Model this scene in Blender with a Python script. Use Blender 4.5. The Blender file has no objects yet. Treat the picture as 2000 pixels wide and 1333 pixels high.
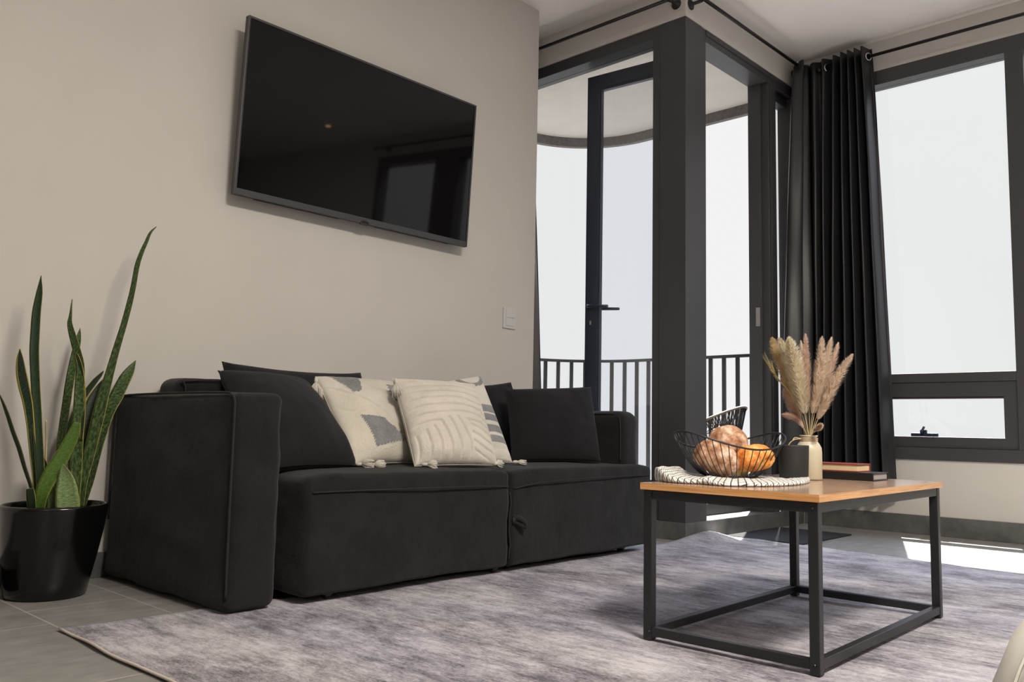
import bpy, bmesh, math, random
from mathutils import Vector, Matrix, noise
R = math.radians
random.seed(7)
SC = bpy.context.scene
COL = SC.collection

# ---------------------------------------------------------------- camera, sky, sun, lamps, fill lights, exposure
cam_d = bpy.data.cameras.new('camera'); cam = bpy.data.objects.new('camera', cam_d); COL.objects.link(cam)
cam_d.sensor_width = 36.0; cam_d.sensor_fit = 'HORIZONTAL'; cam_d.lens = 1673.65 / 2000 * 36.0
cam_d.clip_start = 0.05; cam_d.clip_end = 200
RT = Vector((0.68364040, -0.72953419, 0.02038791)); UPV = Vector((-0.08672325, -0.05346657, 0.99479667)); FW = Vector((0.72464811, 0.68185130, 0.09981948))
m = Matrix(((RT.x, UPV.x, -FW.x), (RT.y, UPV.y, -FW.y), (RT.z, UPV.z, -FW.z)))
cam.matrix_world = Matrix.Translation((0, 0, 0.54)) @ m.to_4x4()
SC.camera = cam
cam_d.dof.use_dof = False

SC.view_settings.view_transform = 'Standard'; SC.view_settings.look = 'None'
SC.view_settings.gamma = 1.0; SC.view_settings.use_curve_mapping = False
SC.view_settings.exposure = 0.0

world = bpy.data.worlds.new('sky'); SC.world = world; world.use_nodes = True
wn = world.node_tree.nodes; wl = world.node_tree.links; wn.clear()
wo = wn.new('ShaderNodeOutputWorld'); bg = wn.new('ShaderNodeBackground')
tc = wn.new('ShaderNodeTexCoord'); sx = wn.new('ShaderNodeSeparateXYZ'); rp = wn.new('ShaderNodeValToRGB')
wl.new(tc.outputs['Generated'], sx.inputs[0]); wl.new(sx.outputs['Z'], rp.inputs[0])
# hazy white horizon, brighter bluish sky overhead
SKY_LOW = (0.89, 0.89, 0.895, 1); SKY_HIGH = (4.3, 5.2, 6.9, 1)
rp.color_ramp.elements[0].position = 0.42; rp.color_ramp.elements[0].color = SKY_LOW
rp.color_ramp.elements[1].position = 0.62; rp.color_ramp.elements[1].color = SKY_HIGH
bg.inputs['Strength'].default_value = 1.0
wl.new(rp.outputs[0], bg.inputs['Color']); wl.new(bg.outputs[0], wo.inputs[0])

sun_d = bpy.data.lights.new('sun', 'SUN'); sun = bpy.data.objects.new('sun', sun_d); COL.objects.link(sun)
sun_d.energy = 35.0; sun_d.angle = R(0.6); sun_d.color = (1.0, 0.95, 0.88)
sun.rotation_mode = 'QUATERNION'; sun.rotation_quaternion = Vector((-0.408, -0.184, -0.894)).to_track_quat('-Z', 'Y')
sun.location = (8, 6, 9)

def area(name, loc, sx_, sy_, power, col, direction=(0, 0, -1)):
    d = bpy.data.lights.new(name, 'AREA'); o = bpy.data.objects.new(name, d); COL.objects.link(o)
    d.shape = 'RECTANGLE'; d.size = sx_; d.size_y = sy_; d.energy = power; d.color = col
    o.location = loc; o.rotation_mode = 'QUATERNION'; o.rotation_quaternion = Vector(direction).to_track_quat('-Z', 'Y')
    return o
area('ceiling_panel_light', (1.15, -0.55, 2.84), 0.9, 0.5, 165, (1.0, 0.925, 0.83))
area('overhead_fill_light', (2.6, -1.2, 2.84), 0.9, 0.5, 20, (1.0, 0.93, 0.84))  # unseen overhead fill, added to supplement the window light
area('ceiling_fill_uplight', (0.6, -1.1, 1.5), 1.0, 1.0, 30, (1.0, 0.93, 0.86), (0, 0.1, 1))  # unseen upward fill, added to brighten the ceiling
area('rear_fill_light', (-1.9, -1.2, 1.6), 1.6, 1.4, 12, (1.0, 0.94, 0.88), (1, 0.25, 0))  # added fill from behind the camera, no window modelled there

# ---------------------------------------------------------------- materials
def new_mat(name):
    mt = bpy.data.materials.new(name); mt.use_nodes = True
    n = mt.node_tree.nodes; l = mt.node_tree.links
    return mt, n, l, n['Principled BSDF']
def N(n, t, **kw):
    x = n.new(t)
    for k, v in kw.items(): setattr(x, k, v)
    return x
def coords(n, l, kind='Object', scale=(1, 1, 1), rot=(0, 0, 0)):
    t = n.new('ShaderNodeTexCoord'); mp = n.new('ShaderNodeMapping')
    mp.inputs['Scale'].default_value = scale; mp.inputs['Rotation'].default_value = rot
    l.new(t.outputs[kind], mp.inputs[0]); return mp.outputs[0]
def noise_tex(n, l, vec, scale, detail=4, rough=0.5):
    x = n.new('ShaderNodeTexNoise'); x.inputs['Scale'].default_value = scale; x.inputs['Detail'].default_value = detail
    x.inputs['Roughness'].default_value = rough; l.new(vec, x.inputs['Vector']); return x.outputs[0]
def ramp(n, l, fac, stops):
    r = n.new('ShaderNodeValToRGB'); e = r.color_ramp.elements
    e[0].position, e[0].color = stops[0][0], (*stops[0][1], 1); e[1].position, e[1].color = stops[-1][0], (*stops[-1][1], 1)
    for p, c in stops[1:-1]:
        q = e.new(p); q.color = (*c, 1)
    l.new(fac, r.inputs[0]); return r.outputs[0]
def bump(n, l, bs, fac, strength, dist=0.01):
    b = n.new('ShaderNodeBump'); b.inputs['Strength'].default_value = strength; b.inputs['Distance'].default_value = dist
    l.new(fac, b.inputs['Height']); l.new(b.outputs[0], bs.inputs['Normal'])
def plain(name, col, rough=0.5, metal=0.0, spec=0.5, var=0.0, vscale=20, bmp=0.0, bscale=200, coat=0.0, sheen=0.0, kind='Object'):
    mt, n, l, b = new_mat(name)
    b.inputs['Base Color'].default_value = (*col, 1); b.inputs['Roughness'].default_value = rough
    b.inputs['Metallic'].default_value = metal; b.inputs['Specular IOR Level'].default_value = spec
    if coat: b.inputs['Coat Weight'].default_value = coat; b.inputs['Coat Roughness'].default_value = 0.08
    if sheen: b.inputs['Sheen Weight'].default_value = sheen; b.inputs['Sheen Roughness'].default_value = 0.5
    v = coords(n, l, kind)
    if var:
        f = noise_tex(n, l, v, vscale, 5, 0.6)
        lo = tuple(c * (1 - var) for c in col); hi = tuple(min(1, c * (1 + var)) for c in col)
        l.new(ramp(n, l, f, [(0.3, lo), (0.7, hi)]), b.inputs['Base Color'])
    if bmp:
        bump(n, l, b, noise_tex(n, l, v, bscale, 3, 0.6), bmp, 0.002)
    return mt
def fabric(name, col, var=0.25, weave=900, sheen=0.3, bstr=0.35):
    mt, n, l, b = new_mat(name)
    b.inputs['Roughness'].default_value = 0.92; b.inputs['Specular IOR Level'].default_value = 0.15
    b.inputs['Sheen Weight'].default_value = sheen; b.inputs['Sheen Roughness'].default_value = 0.6
    v = coords(n, l); w1 = N(n, 'ShaderNodeTexNoise'); w1.inputs['Scale'].default_value = weave; l.new(v, w1.inputs['Vector'])
    big = noise_tex(n, l, v, 9, 5, 0.65)
    a = N(n, 'ShaderNodeMath', operation='MULTIPLY_ADD'); l.new(w1.outputs[0], a.inputs[0]); a.inputs[1].default_value = 0.6; l.new(big, a.inputs[2])
    lo = tuple(c * (1 - var) for c in col); hi = tuple(c * (1 + var) for c in col)
    l.new(ramp(n, l, a.outputs[0], [(0.55, lo), (1.05, hi)]), b.inputs['Base Color'])
    wr = noise_tex(n, l, v, 14, 6, 0.6)
    bb = N(n, 'ShaderNodeMath', operation='MULTIPLY_ADD'); l.new(w1.outputs[0], bb.inputs[0]); bb.inputs[1].default_value = 0.12; l.new(wr, bb.inputs[2])
    bump(n, l, b, bb.outputs[0], bstr, 0.008)
    return mt
def glass(name, tint, rough=0.0, ior=1.45):
    mt, n, l, b = new_mat(name); n.remove(b)
    out = n['Material Output']; tr = n.new('ShaderNodeBsdfTransparent'); gl = n.new('ShaderNodeBsdfGlossy')
    lw = n.new('ShaderNodeLayerWeight'); lw.inputs['Blend'].default_value = 0.5; mx = n.new('ShaderNodeMixShader')
    pw = N(n, 'ShaderNodeMath', operation='POWER'); pw.inputs[1].default_value = 5.0; l.new(lw.outputs['Facing'], pw.inputs[0])
    ma = N(n, 'ShaderNodeMath', operation='MULTIPLY_ADD'); l.new(pw.outputs[0], ma.inputs[0]); ma.inputs[1].default_value = 0.96; ma.inputs[2].default_value = 0.035
    tr.inputs[0].default_value = (*tint, 1); gl.inputs['Roughness'].default_value = rough
    l.new(ma.outputs[0], mx.inputs[0]); l.new(tr.outputs[0], mx.inputs[1]); l.new(gl.outputs[0], mx.inputs[2]); l.new(mx.outputs[0], out.inputs[0])
    return mt

M = {}
M['wall'] = plain('painted_wall', (0.60, 0.575, 0.53), 0.85, var=0.02, vscale=3, bmp=0.05, bscale=260)
M['far_wall'] = plain('low_bounce_taupe_wall', (0.22, 0.20, 0.18), 0.85, var=0.03, vscale=3)  # unseen walls, darkened to cut bounce light and raise contrast
M['ceiling'] = plain('painted_ceiling', (0.84, 0.80, 0.775), 0.9, var=0.02, vscale=3)
M['frame'] = plain('charcoal_aluminium', (0.048, 0.047, 0.050), 0.42, 0.0, 0.5, var=0.05, vscale=8)
M['frame_blue'] = plain('sky_tinted_blue_grey_aluminium', (0.011, 0.017, 0.042), 0.40)  # bluish aluminium, pushed bluer to carry the reflected sky in its colour
M['glass'] = glass('clear_glass', (0.985, 0.99, 0.99))
M['glass_tint'] = glass('blue_tinted_glass', (0.96, 0.97, 0.99))
M['black_metal'] = plain('black_powder_coat', (0.013, 0.013, 0.015), 0.38, 0.0, 0.5, bmp=0.05, bscale=600)
M['rod'] = plain('black_rod', (0.006, 0.006, 0.006), 0.45)
M['chrome'] = plain('chrome', (0.75, 0.75, 0.76), 0.12, 1.0)
M['sofa'] = fabric('charcoal_sofa_fabric', (0.0090, 0.0091, 0.0096), 0.45, weave=420, sheen=0.09, bstr=0.6)
M['sofa_dark'] = plain('sofa_piping', (0.012, 0.012, 0.012), 0.9)
M['cushion'] = fabric('dark_cushion_fabric', (0.0078, 0.0078, 0.0088), 0.2, sheen=0.08)
M['cream'] = fabric('cream_woven_cotton', (0.54, 0.50, 0.42), 0.10, 500, 0.2, 0.5)
M['cream_tuft'] = fabric('cream_tufting', (0.57, 0.53, 0.46), 0.12, 700, 0.3, 0.9)
M['grey_tuft'] = fabric('grey_tufting', (0.20, 0.20, 0.20), 0.3, 420, 0.2, 1.0)
M['curtain'] = plain('dark_satin_curtain', (0.020, 0.0205, 0.0225), 0.36, 0, 0.45, bmp=0.08, bscale=500)
M['pot'] = plain('glossy_black_ceramic', (0.004, 0.004, 0.004), 0.16, 0, 0.5)
M['soil'] = plain('potting_soil', (0.05, 0.035, 0.025), 0.95, var=0.6, vscale=60, bmp=1.0, bscale=90)
M['cup'] = plain('matte_black_ceramic', (0.022, 0.022, 0.022), 0.65)
M['vase'] = plain('cream_glazed_ceramic', (0.56, 0.50, 0.37), 0.35, var=0.04, vscale=15)
M['twine'] = plain('jute_twine', (0.50, 0.38, 0.24), 0.9)
M['white_plastic'] = plain('white_plastic', (0.62, 0.61, 0.60), 0.4)
M['screen'] = plain('black_screen', (0.0035, 0.003, 0.0035), 0.04, 0, 0.30)
M['tv_frame'] = plain('dark_grey_bezel', (0.075, 0.075, 0.078), 0.38, 0.4)
M['tv_back'] = plain('black_plastic_housing', (0.03, 0.03, 0.032), 0.5)
M['paper'] = plain('page_edges', (0.66, 0.50, 0.30), 0.85, var=0.15, vscale=4)
M['red_cover'] = plain('red_book_cover', (0.26, 0.035, 0.025), 0.45)
M['black_cover'] = plain('black_book_cover', (0.008, 0.008, 0.009), 0.35, bmp=0.5, bscale=250)
M['grey_paper'] = plain('grey_page_edges', (0.35, 0.33, 0.32), 0.8)
M['concrete'] = plain('balcony_soffit_plaster', (0.62, 0.59, 0.55), 0.9, var=0.04, vscale=6)
M['lip'] = plain('rough_concrete_lip', (0.16, 0.15, 0.145), 0.95, var=0.25, vscale=40, bmp=0.8, bscale=80)
M['rail'] = plain('dark_railing_paint', (0.022, 0.021, 0.021), 0.5)
M['balcony_floor'] = plain('balcony_tile', (0.42, 0.39, 0.34), 0.8, var=0.1, vscale=10)
M['wicker'] = plain('black_wicker', (0.02, 0.018, 0.016), 0.6)
M['wicker_rim'] = plain('brown_rattan', (0.16, 0.13, 0.10), 0.6)
M['mat'] = plain('black_doormat', (0.010, 0.010, 0.011), 0.95, var=0.4, vscale=60, bmp=1.0, bscale=300)
M['pouf'] = plain('cream_leather', (0.78, 0.76, 0.68), 0.6, var=0.05, vscale=8, bmp=0.3, bscale=14)
M['hardware'] = plain('brushed_steel', (0.55, 0.52, 0.50), 0.35, 0.9)
M['wood_glue'] = plain('raw_wood', (0.5, 0.34, 0.19), 0.7)

# floor tiles: rows along Y, 0.29 wide, 0.6 long, staggered
def tile_mat():
    mt, n, l, b = new_mat('grey_floor_tile')
    t = n.new('ShaderNodeTexCoord'); s = n.new('ShaderNodeSeparateXYZ'); l.new(t.outputs['Object'], s.inputs[0])
    def mth(op, a, bv=None, c=None):
        x = n.new('ShaderNodeMath'); x.operation = op
        for i, v in enumerate((a, bv, c)):
            if v is None: continue
            if isinstance(v, (int, float)): x.inputs[i].default_value = v
            else: l.new(v, x.inputs[i])
        return x.outputs[0]
    u = mth('DIVIDE', mth('SUBTRACT', s.outputs[0], 0.868), 0.29)
    row = mth('FLOOR', u); fu = mth('FRACT', u)
    v = mth('DIVIDE', mth('SUBTRACT', mth('SUBTRACT', s.outputs[1], 2.655), mth('MULTIPLY', row, 0.195)), 0.6)
    fv = mth('FRACT', v); cell = mth('ADD', mth('MULTIPLY', row, 7.31), mth('MULTIPLY', mth('FLOOR', v), 3.77))
    du = mth('MULTIPLY', mth('MINIMUM', fu, mth('SUBTRACT', 1.0, fu)), 0.29)
    dv = mth('MULTIPLY', mth('MINIMUM', fv, mth('SUBTRACT', 1.0, fv)), 0.6)
    d = mth('MINIMUM', du, dv); g = mth('LESS_THAN', d, 0.0022)
    wn_ = n.new('ShaderNodeTexWhiteNoise'); wn_.noise_dimensions = '1D'; l.new(cell, wn_.inputs['W'])
    nz = noise_tex(n, l, coords(n, l, scale=(3, 7, 1)), 3.0, 8, 0.62)
    f = mth('ADD', mth('MULTIPLY', wn_.outputs[0], 0.12), nz)
    c = ramp(n, l, f, [(0.30, (0.19, 0.182, 0.17)), (0.55, (0.25, 0.242, 0.228)), (0.85, (0.33, 0.32, 0.305))])
    mx = n.new('ShaderNodeMix'); mx.data_type = 'RGBA'; l.new(g, mx.inputs[0]); l.new(c, mx.inputs[6]); mx.inputs[7].default_value = (0.46, 0.42, 0.37, 1)
    l.new(mx.outputs[2], b.inputs['Base Color'])
    b.inputs['Roughness'].default_value = 0.38
    bump(n, l, b, mth('SUBTRACT', mth('MULTIPLY', nz, 0.3), g), 0.25, 0.002)
    return mt
M['tile'] = tile_mat()
def skirt_mat():
    mt, n, l, b = new_mat('grey_skirting_tile')
    f = noise_tex(n, l, coords(n, l, scale=(1, 1, 1)), 9, 7, 0.65)
    l.new(ramp(n, l, f, [(0.35, (0.075, 0.078, 0.075)), (0.62, (0.13, 0.13, 0.125)), (0.8, (0.2, 0.2, 0.19))]), b.inputs['Base Color'])
    b.inputs['Roughness'].default_value = 0.45; return mt
M['skirt'] = skirt_mat()
def rug_mat():
    mt, n, l, b = new_mat('distressed_purple_grey_rug')
    c1 = coords(n, l, scale=(1.0, 0.55, 1)); big = noise_tex(n, l, c1, 5.0, 9, 0.76)
    streak = noise_tex(n, l, coords(n, l, scale=(1, 0.16, 1)), 60, 5, 0.75)
    fine = noise_tex(n, l, coords(n, l, scale=(1, 0.4, 1)), 230, 3, 0.7)
    a = N(n, 'ShaderNodeMath', operation='MULTIPLY_ADD'); l.new(streak, a.inputs[0]); a.inputs[1].default_value = 0.50; l.new(big, a.inputs[2])
    a2 = N(n, 'ShaderNodeMath', operation='MULTIPLY_ADD'); l.new(fine, a2.inputs[0]); a2.inputs[1].default_value = 0.42; l.new(a.outputs[0], a2.inputs[2])
    a3 = N(n, 'ShaderNodeMath', operation='MULTIPLY'); l.new(a2.outputs[0], a3.inputs[0]); a3.inputs[1].default_value = 0.765
    c = ramp(n, l, a3.outputs[0], [(0.60, (0.075, 0.068, 0.082)), (0.69, (0.215, 0.205, 0.230)), (0.765, (0.345, 0.335, 0.365)), (0.86, (0.50, 0.49, 0.515))])
    warm = noise_tex(n, l, coords(n, l, scale=(1, 0.4, 1)), 2.1, 3, 0.5)
    mx = n.new('ShaderNodeMix'); mx.data_type = 'RGBA'; mx.blend_type = 'MULTIPLY'
    l.new(c, mx.inputs[6]); l.new(ramp(n, l, warm, [(0.4, (0.97, 0.95, 1.0)), (0.62, (1.0, 0.98, 0.94))]), mx.inputs[7]); mx.inputs[0].default_value = 1.0
    l.new(mx.outputs[2], b.inputs['Base Color']); b.inputs['Roughness'].default_value = 0.95
    b.inputs['Specular IOR Level'].default_value = 0.15; b.inputs['Sheen Weight'].default_value = 0.15
    bump(n, l, b, a2.outputs[0], 0.5, 0.004); return mt
M['rug'] = rug_mat()
M['rug_edge'] = plain('rug_binding', (0.52, 0.46, 0.40), 0.9)
def wood_mat(name, stops, sc=(14, 1.2, 60)):
    mt, n, l, b = new_mat(name)
    v = coords(n, l, scale=sc); f = noise_tex(n, l, v, 5, 6, 0.6)
    l.new(ramp(n, l, f, stops), b.inputs['Base Color'])
    b.inputs['Roughness'].default_value = 0.24; b.inputs['Specular IOR Level'].default_value = 0.6
    b.inputs['Coat Weight'].default_value = 0.5; b.inputs['Coat Roughness'].default_value = 0.12
    return mt
M['wood'] = wood_mat('oak_laminate', [(0.32, (0.26, 0.155, 0.10)), (0.5, (0.42, 0.27, 0.18)), (0.7, (0.53, 0.37, 0.26))])
M['wood_edge'] = wood_mat('lit_orange_oak_edging', [(0.32, (0.46, 0.20, 0.07)), (0.5, (0.68, 0.34, 0.12)), (0.7, (0.78, 0.44, 0.18))], (1.2, 1.2, 60))  # orange edge strip, colour brightened for the light falling on it
def leaf_mat(name, edge, base, band, light=0.0):
    mt, n, l, b = new_mat(name)
    t = n.new('ShaderNodeTexCoord'); s = n.new('ShaderNodeSeparateXYZ'); l.new(t.outputs['UV'], s.inputs[0])
    nz = noise_tex(n, l, coords(n, l, 'UV', (2.2, 26, 1)), 2.2, 4, 0.7)
    c = ramp(n, l, nz, [(0.40, base), (0.56, tuple((x + y) / 2 for x, y in zip(base, band))), (0.68, band)])
    d = N(n, 'ShaderNodeMath', operation='ABSOLUTE'); sb = N(n, 'ShaderNodeMath', operation='SUBTRACT'); l.new(s.outputs[0], sb.inputs[0]); sb.inputs[1].default_value = 0.5
    l.new(sb.outputs[0], d.inputs[0]); g = N(n, 'ShaderNodeMath', operation='GREATER_THAN'); l.new(d.outputs[0], g.inputs[0]); g.inputs[1].default_value = edge
    mx = n.new('ShaderNodeMix'); mx.data_type = 'RGBA'; l.new(g.outputs[0], mx.inputs[0]); l.new(c, mx.inputs[6]); mx.inputs[7].default_value = (0.46, 0.38, 0.07, 1)
    l.new(mx.outputs[2], b.inputs['Base Color']); b.inputs['Roughness'].default_value = 0.5; b.inputs['Specular IOR Level'].default_value = 0.3
    return mt
M['leaf'] = leaf_mat('banded_green_leaf', 0.47, (0.014, 0.036, 0.008), (0.14, 0.20, 0.07))
M['leaf_dark'] = leaf_mat('dark_green_leaf', 0.455, (0.012, 0.028, 0.012), (0.030, 0.055, 0.020))
M['leaf_yellow'] = leaf_mat('yellow_edged_leaf', 0.36, (0.010, 0.022, 0.014), (0.05, 0.09, 0.04))
M['leaf_pale'] = leaf_mat('pale_striped_leaf', 0.48, (0.10, 0.17, 0.05), (0.36, 0.44, 0.22))
M['leaf_bright'] = leaf_mat('bright_green_leaf', 0.48, (0.05, 0.10, 0.012), (0.10, 0.18, 0.03))
def bread_mat(name, lo, mid, hi, sc=7):
    mt, n, l, b = new_mat(name)
    f = noise_tex(n, l, coords(n, l), sc * 4, 6, 0.65)
    l.new(ramp(n, l, f, [(0.38, lo), (0.5, mid), (0.62, hi)]), b.inputs['Base Color'])
    b.inputs['Roughness'].default_value = 0.7; bump(n, l, b, f, 0.9, 0.006); return mt
M['bread'] = bread_mat('floury_crust', (0.20, 0.075, 0.03), (0.42, 0.22, 0.12), (0.66, 0.50, 0.38))
M['bread_orange'] = bread_mat('golden_crust', (0.45, 0.10, 0.01), (0.78, 0.27, 0.04), (0.85, 0.50, 0.18))
M['bread_pale'] = bread_mat('pale_crust', (0.36, 0.22, 0.08), (0.52, 0.36, 0.15), (0.62, 0.48, 0.25))
def check_mat():
    mt, n, l, b = new_mat('white_cotton_black_check')
    t = n.new('ShaderNodeTexCoord'); s = n.new('ShaderNodeSeparateXYZ'); l.new(t.outputs['UV'], s.inputs[0])
    outs = []
    for k in (0, 1):
        mm = N(n, 'ShaderNodeMath', operation='MULTIPLY'); mm.inputs[1].default_value = 1.0; l.new(s.outputs[k], mm.inputs[0])
        fr = N(n, 'ShaderNodeMath', operation='FRACT'); l.new(mm.outputs[0], fr.inputs[0])
        g = N(n, 'ShaderNodeMath', operation='LESS_THAN'); g.inputs[1].default_value = 0.16; l.new(fr.outputs[0], g.inputs[0]); outs.append(g.outputs[0])
    mxm = N(n, 'ShaderNodeMath', operation='MAXIMUM'); l.new(outs[0], mxm.inputs[0]); l.new(outs[1], mxm.inputs[1])
    mx = n.new('ShaderNodeMix'); mx.data_type = 'RGBA'; l.new(mxm.outputs[0], mx.inputs[0]); mx.inputs[6].default_value = (0.72, 0.70, 0.65, 1); mx.inputs[7].default_value = (0.02, 0.02, 0.022, 1)
    l.new(mx.outputs[2], b.inputs['Base Color']); b.inputs['Roughness'].default_value = 0.9
    bump(n, l, b, noise_tex(n, l, coords(n, l), 60, 4, 0.6), 0.6, 0.004); return mt
M['check'] = check_mat()
def fluff(name, a, c):
    mt, n, l, b = new_mat(name)
    f = noise_tex(n, l, coords(n, l), 30, 2, 0.5); l.new(ramp(n, l, f, [(0.35, a), (0.65, c)]), b.inputs['Base Color'])
    b.inputs['Roughness'].default_value = 0.85; b.inputs['Subsurface Weight'].default_value = 0.0
    tl = n.new('ShaderNodeBsdfTranslucent'); tl.inputs[0].default_value = (*c, 1); mx = n.new('ShaderNodeMixShader'); mx.inputs[0].default_value = 0.45
    l.new(b.outputs[0], mx.inputs[1]); l.new(tl.outputs[0], mx.inputs[2]); l.new(mx.outputs[0], n['Material Output'].inputs[0]); return mt
M['fluff_gold'] = fluff('golden_plume', (0.56, 0.42, 0.22), (0.84, 0.73, 0.50))
M['fluff_cream'] = fluff('cream_plume', (0.72, 0.64, 0.46), (0.90, 0.85, 0.72))
M['fluff_pink'] = fluff('dusty_pink_plume', (0.60, 0.40, 0.33), (0.86, 0.72, 0.62))
M['fluff_beige'] = fluff('beige_plume', (0.72, 0.58, 0.45), (0.90, 0.80, 0.68))
M['stem'] = plain('dry_stem', (0.55, 0.45, 0.24), 0.7)
M['wheat'] = plain('wheat_ear', (0.36, 0.28, 0.12), 0.7)
def emit(name, col, s):
    mt, n, l, b = new_mat(name); b.inputs['Emission Color'].default_value = (*col, 1); b.inputs['Emission Strength'].default_value = s
    b.inputs['Base Color'].default_value = (*col, 1); return mt
M['lamp'] = emit('lamp_lens', (1.0, 0.62, 0.32), 14)

# ---------------------------------------------------------------- helpers
def tag(o, label=None, cat=None, group=None, kind=None):
    if label: o['label'] = label
    if cat: o['category'] = cat
    if group: o['group'] = group
    if kind: o['kind'] = kind
    return o
def empty(name, loc, label=None, cat=None, group=None, kind=None):
    o = bpy.data.objects.new(name, None); COL.objects.link(o); o.location = loc; o.empty_display_size = 0.1
    tag(o, label, cat, group, kind); ORG[o.name] = Vector(loc); return o
ORG = {}
def obj(name, bm, mat, parent=None, smooth=False, angle=None, mats=None, origin=None):
    """bm holds world coordinates; the object gets its origin at its parent's (or its own base centre)."""
    me = bpy.data.meshes.new(name)
    bmesh.ops.recalc_face_normals(bm, faces=bm.faces)
    bm.to_mesh(me); bm.free()
    co = [v.co for v in me.vertices]
    lo = Vector((min(c.x for c in co), min(c.y for c in co), min(c.z for c in co))); hi = Vector((max(c.x for c in co), max(c.y for c in co), max(c.z for c in co)))
    base = Vector(((lo.x + hi.x) / 2, (lo.y + hi.y) / 2, lo.z)) if origin is None else Vector(origin)
    for v in me.vertices: v.co = v.co - base
    o = bpy.data.objects.new(name, me); COL.objects.link(o)
    ORG[o.name] = base
    if parent is not None:
        o.parent = parent; o.location = base - ORG[parent.name]
    else: o.location = base
    for mm in (mats or [mat]): me.materials.append(M[mm])
    if smooth:
        for p in me.polygons: p.use_smooth = True
        if angle:
            try: me.set_sharp_from_angle(angle=R(angle))
            except Exception: pass
    return o
def boxbm(bm, x0, x1, y0, y1, z0, z1, bev=0.0, mi=0):
    t = bmesh.new(); bmesh.ops.create_cube(t, size=1)
    for v in t.verts: v.co = Vector((x0 + (v.co.x + .5) * (x1 - x0), y0 + (v.co.y + .5) * (y1 - y0), z0 + (v.co.z + .5) * (z1 - z0)))
    if bev: bmesh.ops.bevel(t, geom=t.edges[:], offset=bev, segments=2, profile=0.5, affect='EDGES')
    bmesh.ops.recalc_face_normals(t, faces=t.faces)
    append(bm, t, mi)
def append(bm, t, mi=0):
    mp = {v: bm.verts.new(v.co) for v in t.verts}
    for f in t.faces:
        try: nf = bm.faces.new([mp[v] for v in f.verts]); nf.material_index = mi if mi else f.material_index; nf.smooth = f.smooth
        except ValueError: pass
    t.free()
def box(name, x0, x1, y0, y1, z0, z1, mat, parent=None, bev=0.002):
    bm = bmesh.new(); boxbm(bm, min(x0, x1), max(x0, x1), min(y0, y1), max(y0, y1), z0, z1, bev); return obj(name, bm, mat, parent)
def boxes(name, lst, mat, parent=None, bev=0.002):
    bm = bmesh.new()
    for b in lst: boxbm(bm, *b, bev)
    return obj(name, bm, mat, parent)
def frames(pts):
    """parallel-ish frames along a polyline"""
    out = []; prev = None
    for i, p in enumerate(pts):
        a = pts[max(0, i - 1)]; b = pts[min(len(pts) - 1, i + 1)]
        t = (b - a).normalized() if (b - a).length > 1e-9 else Vector((0, 0, 1))
        if prev is None:
            up = Vector((0, 0, 1)) if abs(t.z) < 0.9 else Vector((1, 0, 0))
            n = t.cross(up).normalized()
        else:
            n = (prev - t * prev.dot(t)).normalized()
        prev = n; out.append((p, t, n, t.cross(n)))
    return out
def tube(bm, pts, r, seg=8, closed=False, cap=True, mi=0):
    pts = [Vector(p) for p in pts]; rs = r if isinstance(r, (list, tuple)) else [r] * len(pts)
    if closed:
        n = len(pts); rings = []
        cen = sum(pts, Vector()) / n
        prev = None
        for i in range(n):
            t = (pts[(i + 1) % n] - pts[i - 1]).normalized()
            nn = (pts[i] - cen); nn = (nn - t * nn.dot(t)).normalized(); bb = t.cross(nn)
            rings.append([bm.verts.new(pts[i] + rs[i] * (math.cos(a) * nn + math.sin(a) * bb)) for a in [2 * math.pi * k / seg for k in range(seg)]])
        for i in range(n):
            A, B = rings[i], rings[(i + 1) % n]
            for k in range(seg):
                f = bm.faces.new((A[k], A[(k + 1) % seg], B[(k + 1) % seg], B[k])); f.smooth = True; f.material_index = mi
        return
    rings = []
    for (p, t, nn, bb), rr in zip(frames(pts), rs):
        rings.append([bm.verts.new(p + rr * (math.cos(a) * nn + math.sin(a) * bb)) for a in [2 * math.pi * k / seg for k in range(seg)]])
    for A, B in zip(rings, rings[1:]):
        for k in range(seg):
            f = bm.faces.new((A[k], A[(k + 1) % seg], B[(k + 1) % seg], B[k])); f.smooth = True; f.material_index = mi
    if cap:
        for rg in (rings[0], rings[-1]):
            try: f = bm.faces.new(rg); f.material_index = mi
            except ValueError: pass
def tubeobj(name, pts, r, mat, parent=None, seg=8, closed=False):
    bm = bmesh.new(); tube(bm, pts, r, seg, closed); return obj(name, bm, mat, parent)
def catmull(pts, k=6):
    P = [Vector(p) for p in pts]; out = []
    for i in range(len(P) - 1):
        p0 = P[max(0, i - 1)]; p1 = P[i]; p2 = P[i + 1]; p3 = P[min(len(P) - 1, i + 2)]
        for j in range(k):
            t = j / k
            out.append(0.5 * ((2 * p1) + (p2 - p0) * t + (2 * p0 - 5 * p1 + 4 * p2 - p3) * t * t + (3 * p1 - p0 - 3 * p2 + p3) * t ** 3))
    out.append(P[-1]); return out
def lathe(bm, prof, cx, cy, seg=48, sq=0.0, mi=0):
    rings = []
    for r, z in prof:
        rings.append([bm.verts.new((cx + r * math.cos(a), cy + r * math.sin(a), z)) for a in [2 * math.pi * k / seg for k in range(seg)]])
    for A, B in zip(rings, rings[1:]):
        for k in range(seg):
            f = bm.faces.new((A[k], A[(k + 1) % seg], B[(k + 1) % seg], B[k])); f.smooth = True; f.material_index = mi
    for rg in (rings[0], rings[-1]):
        f = bm.faces.new(rg); f.material_index = mi
    bm.normal_update()
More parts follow.
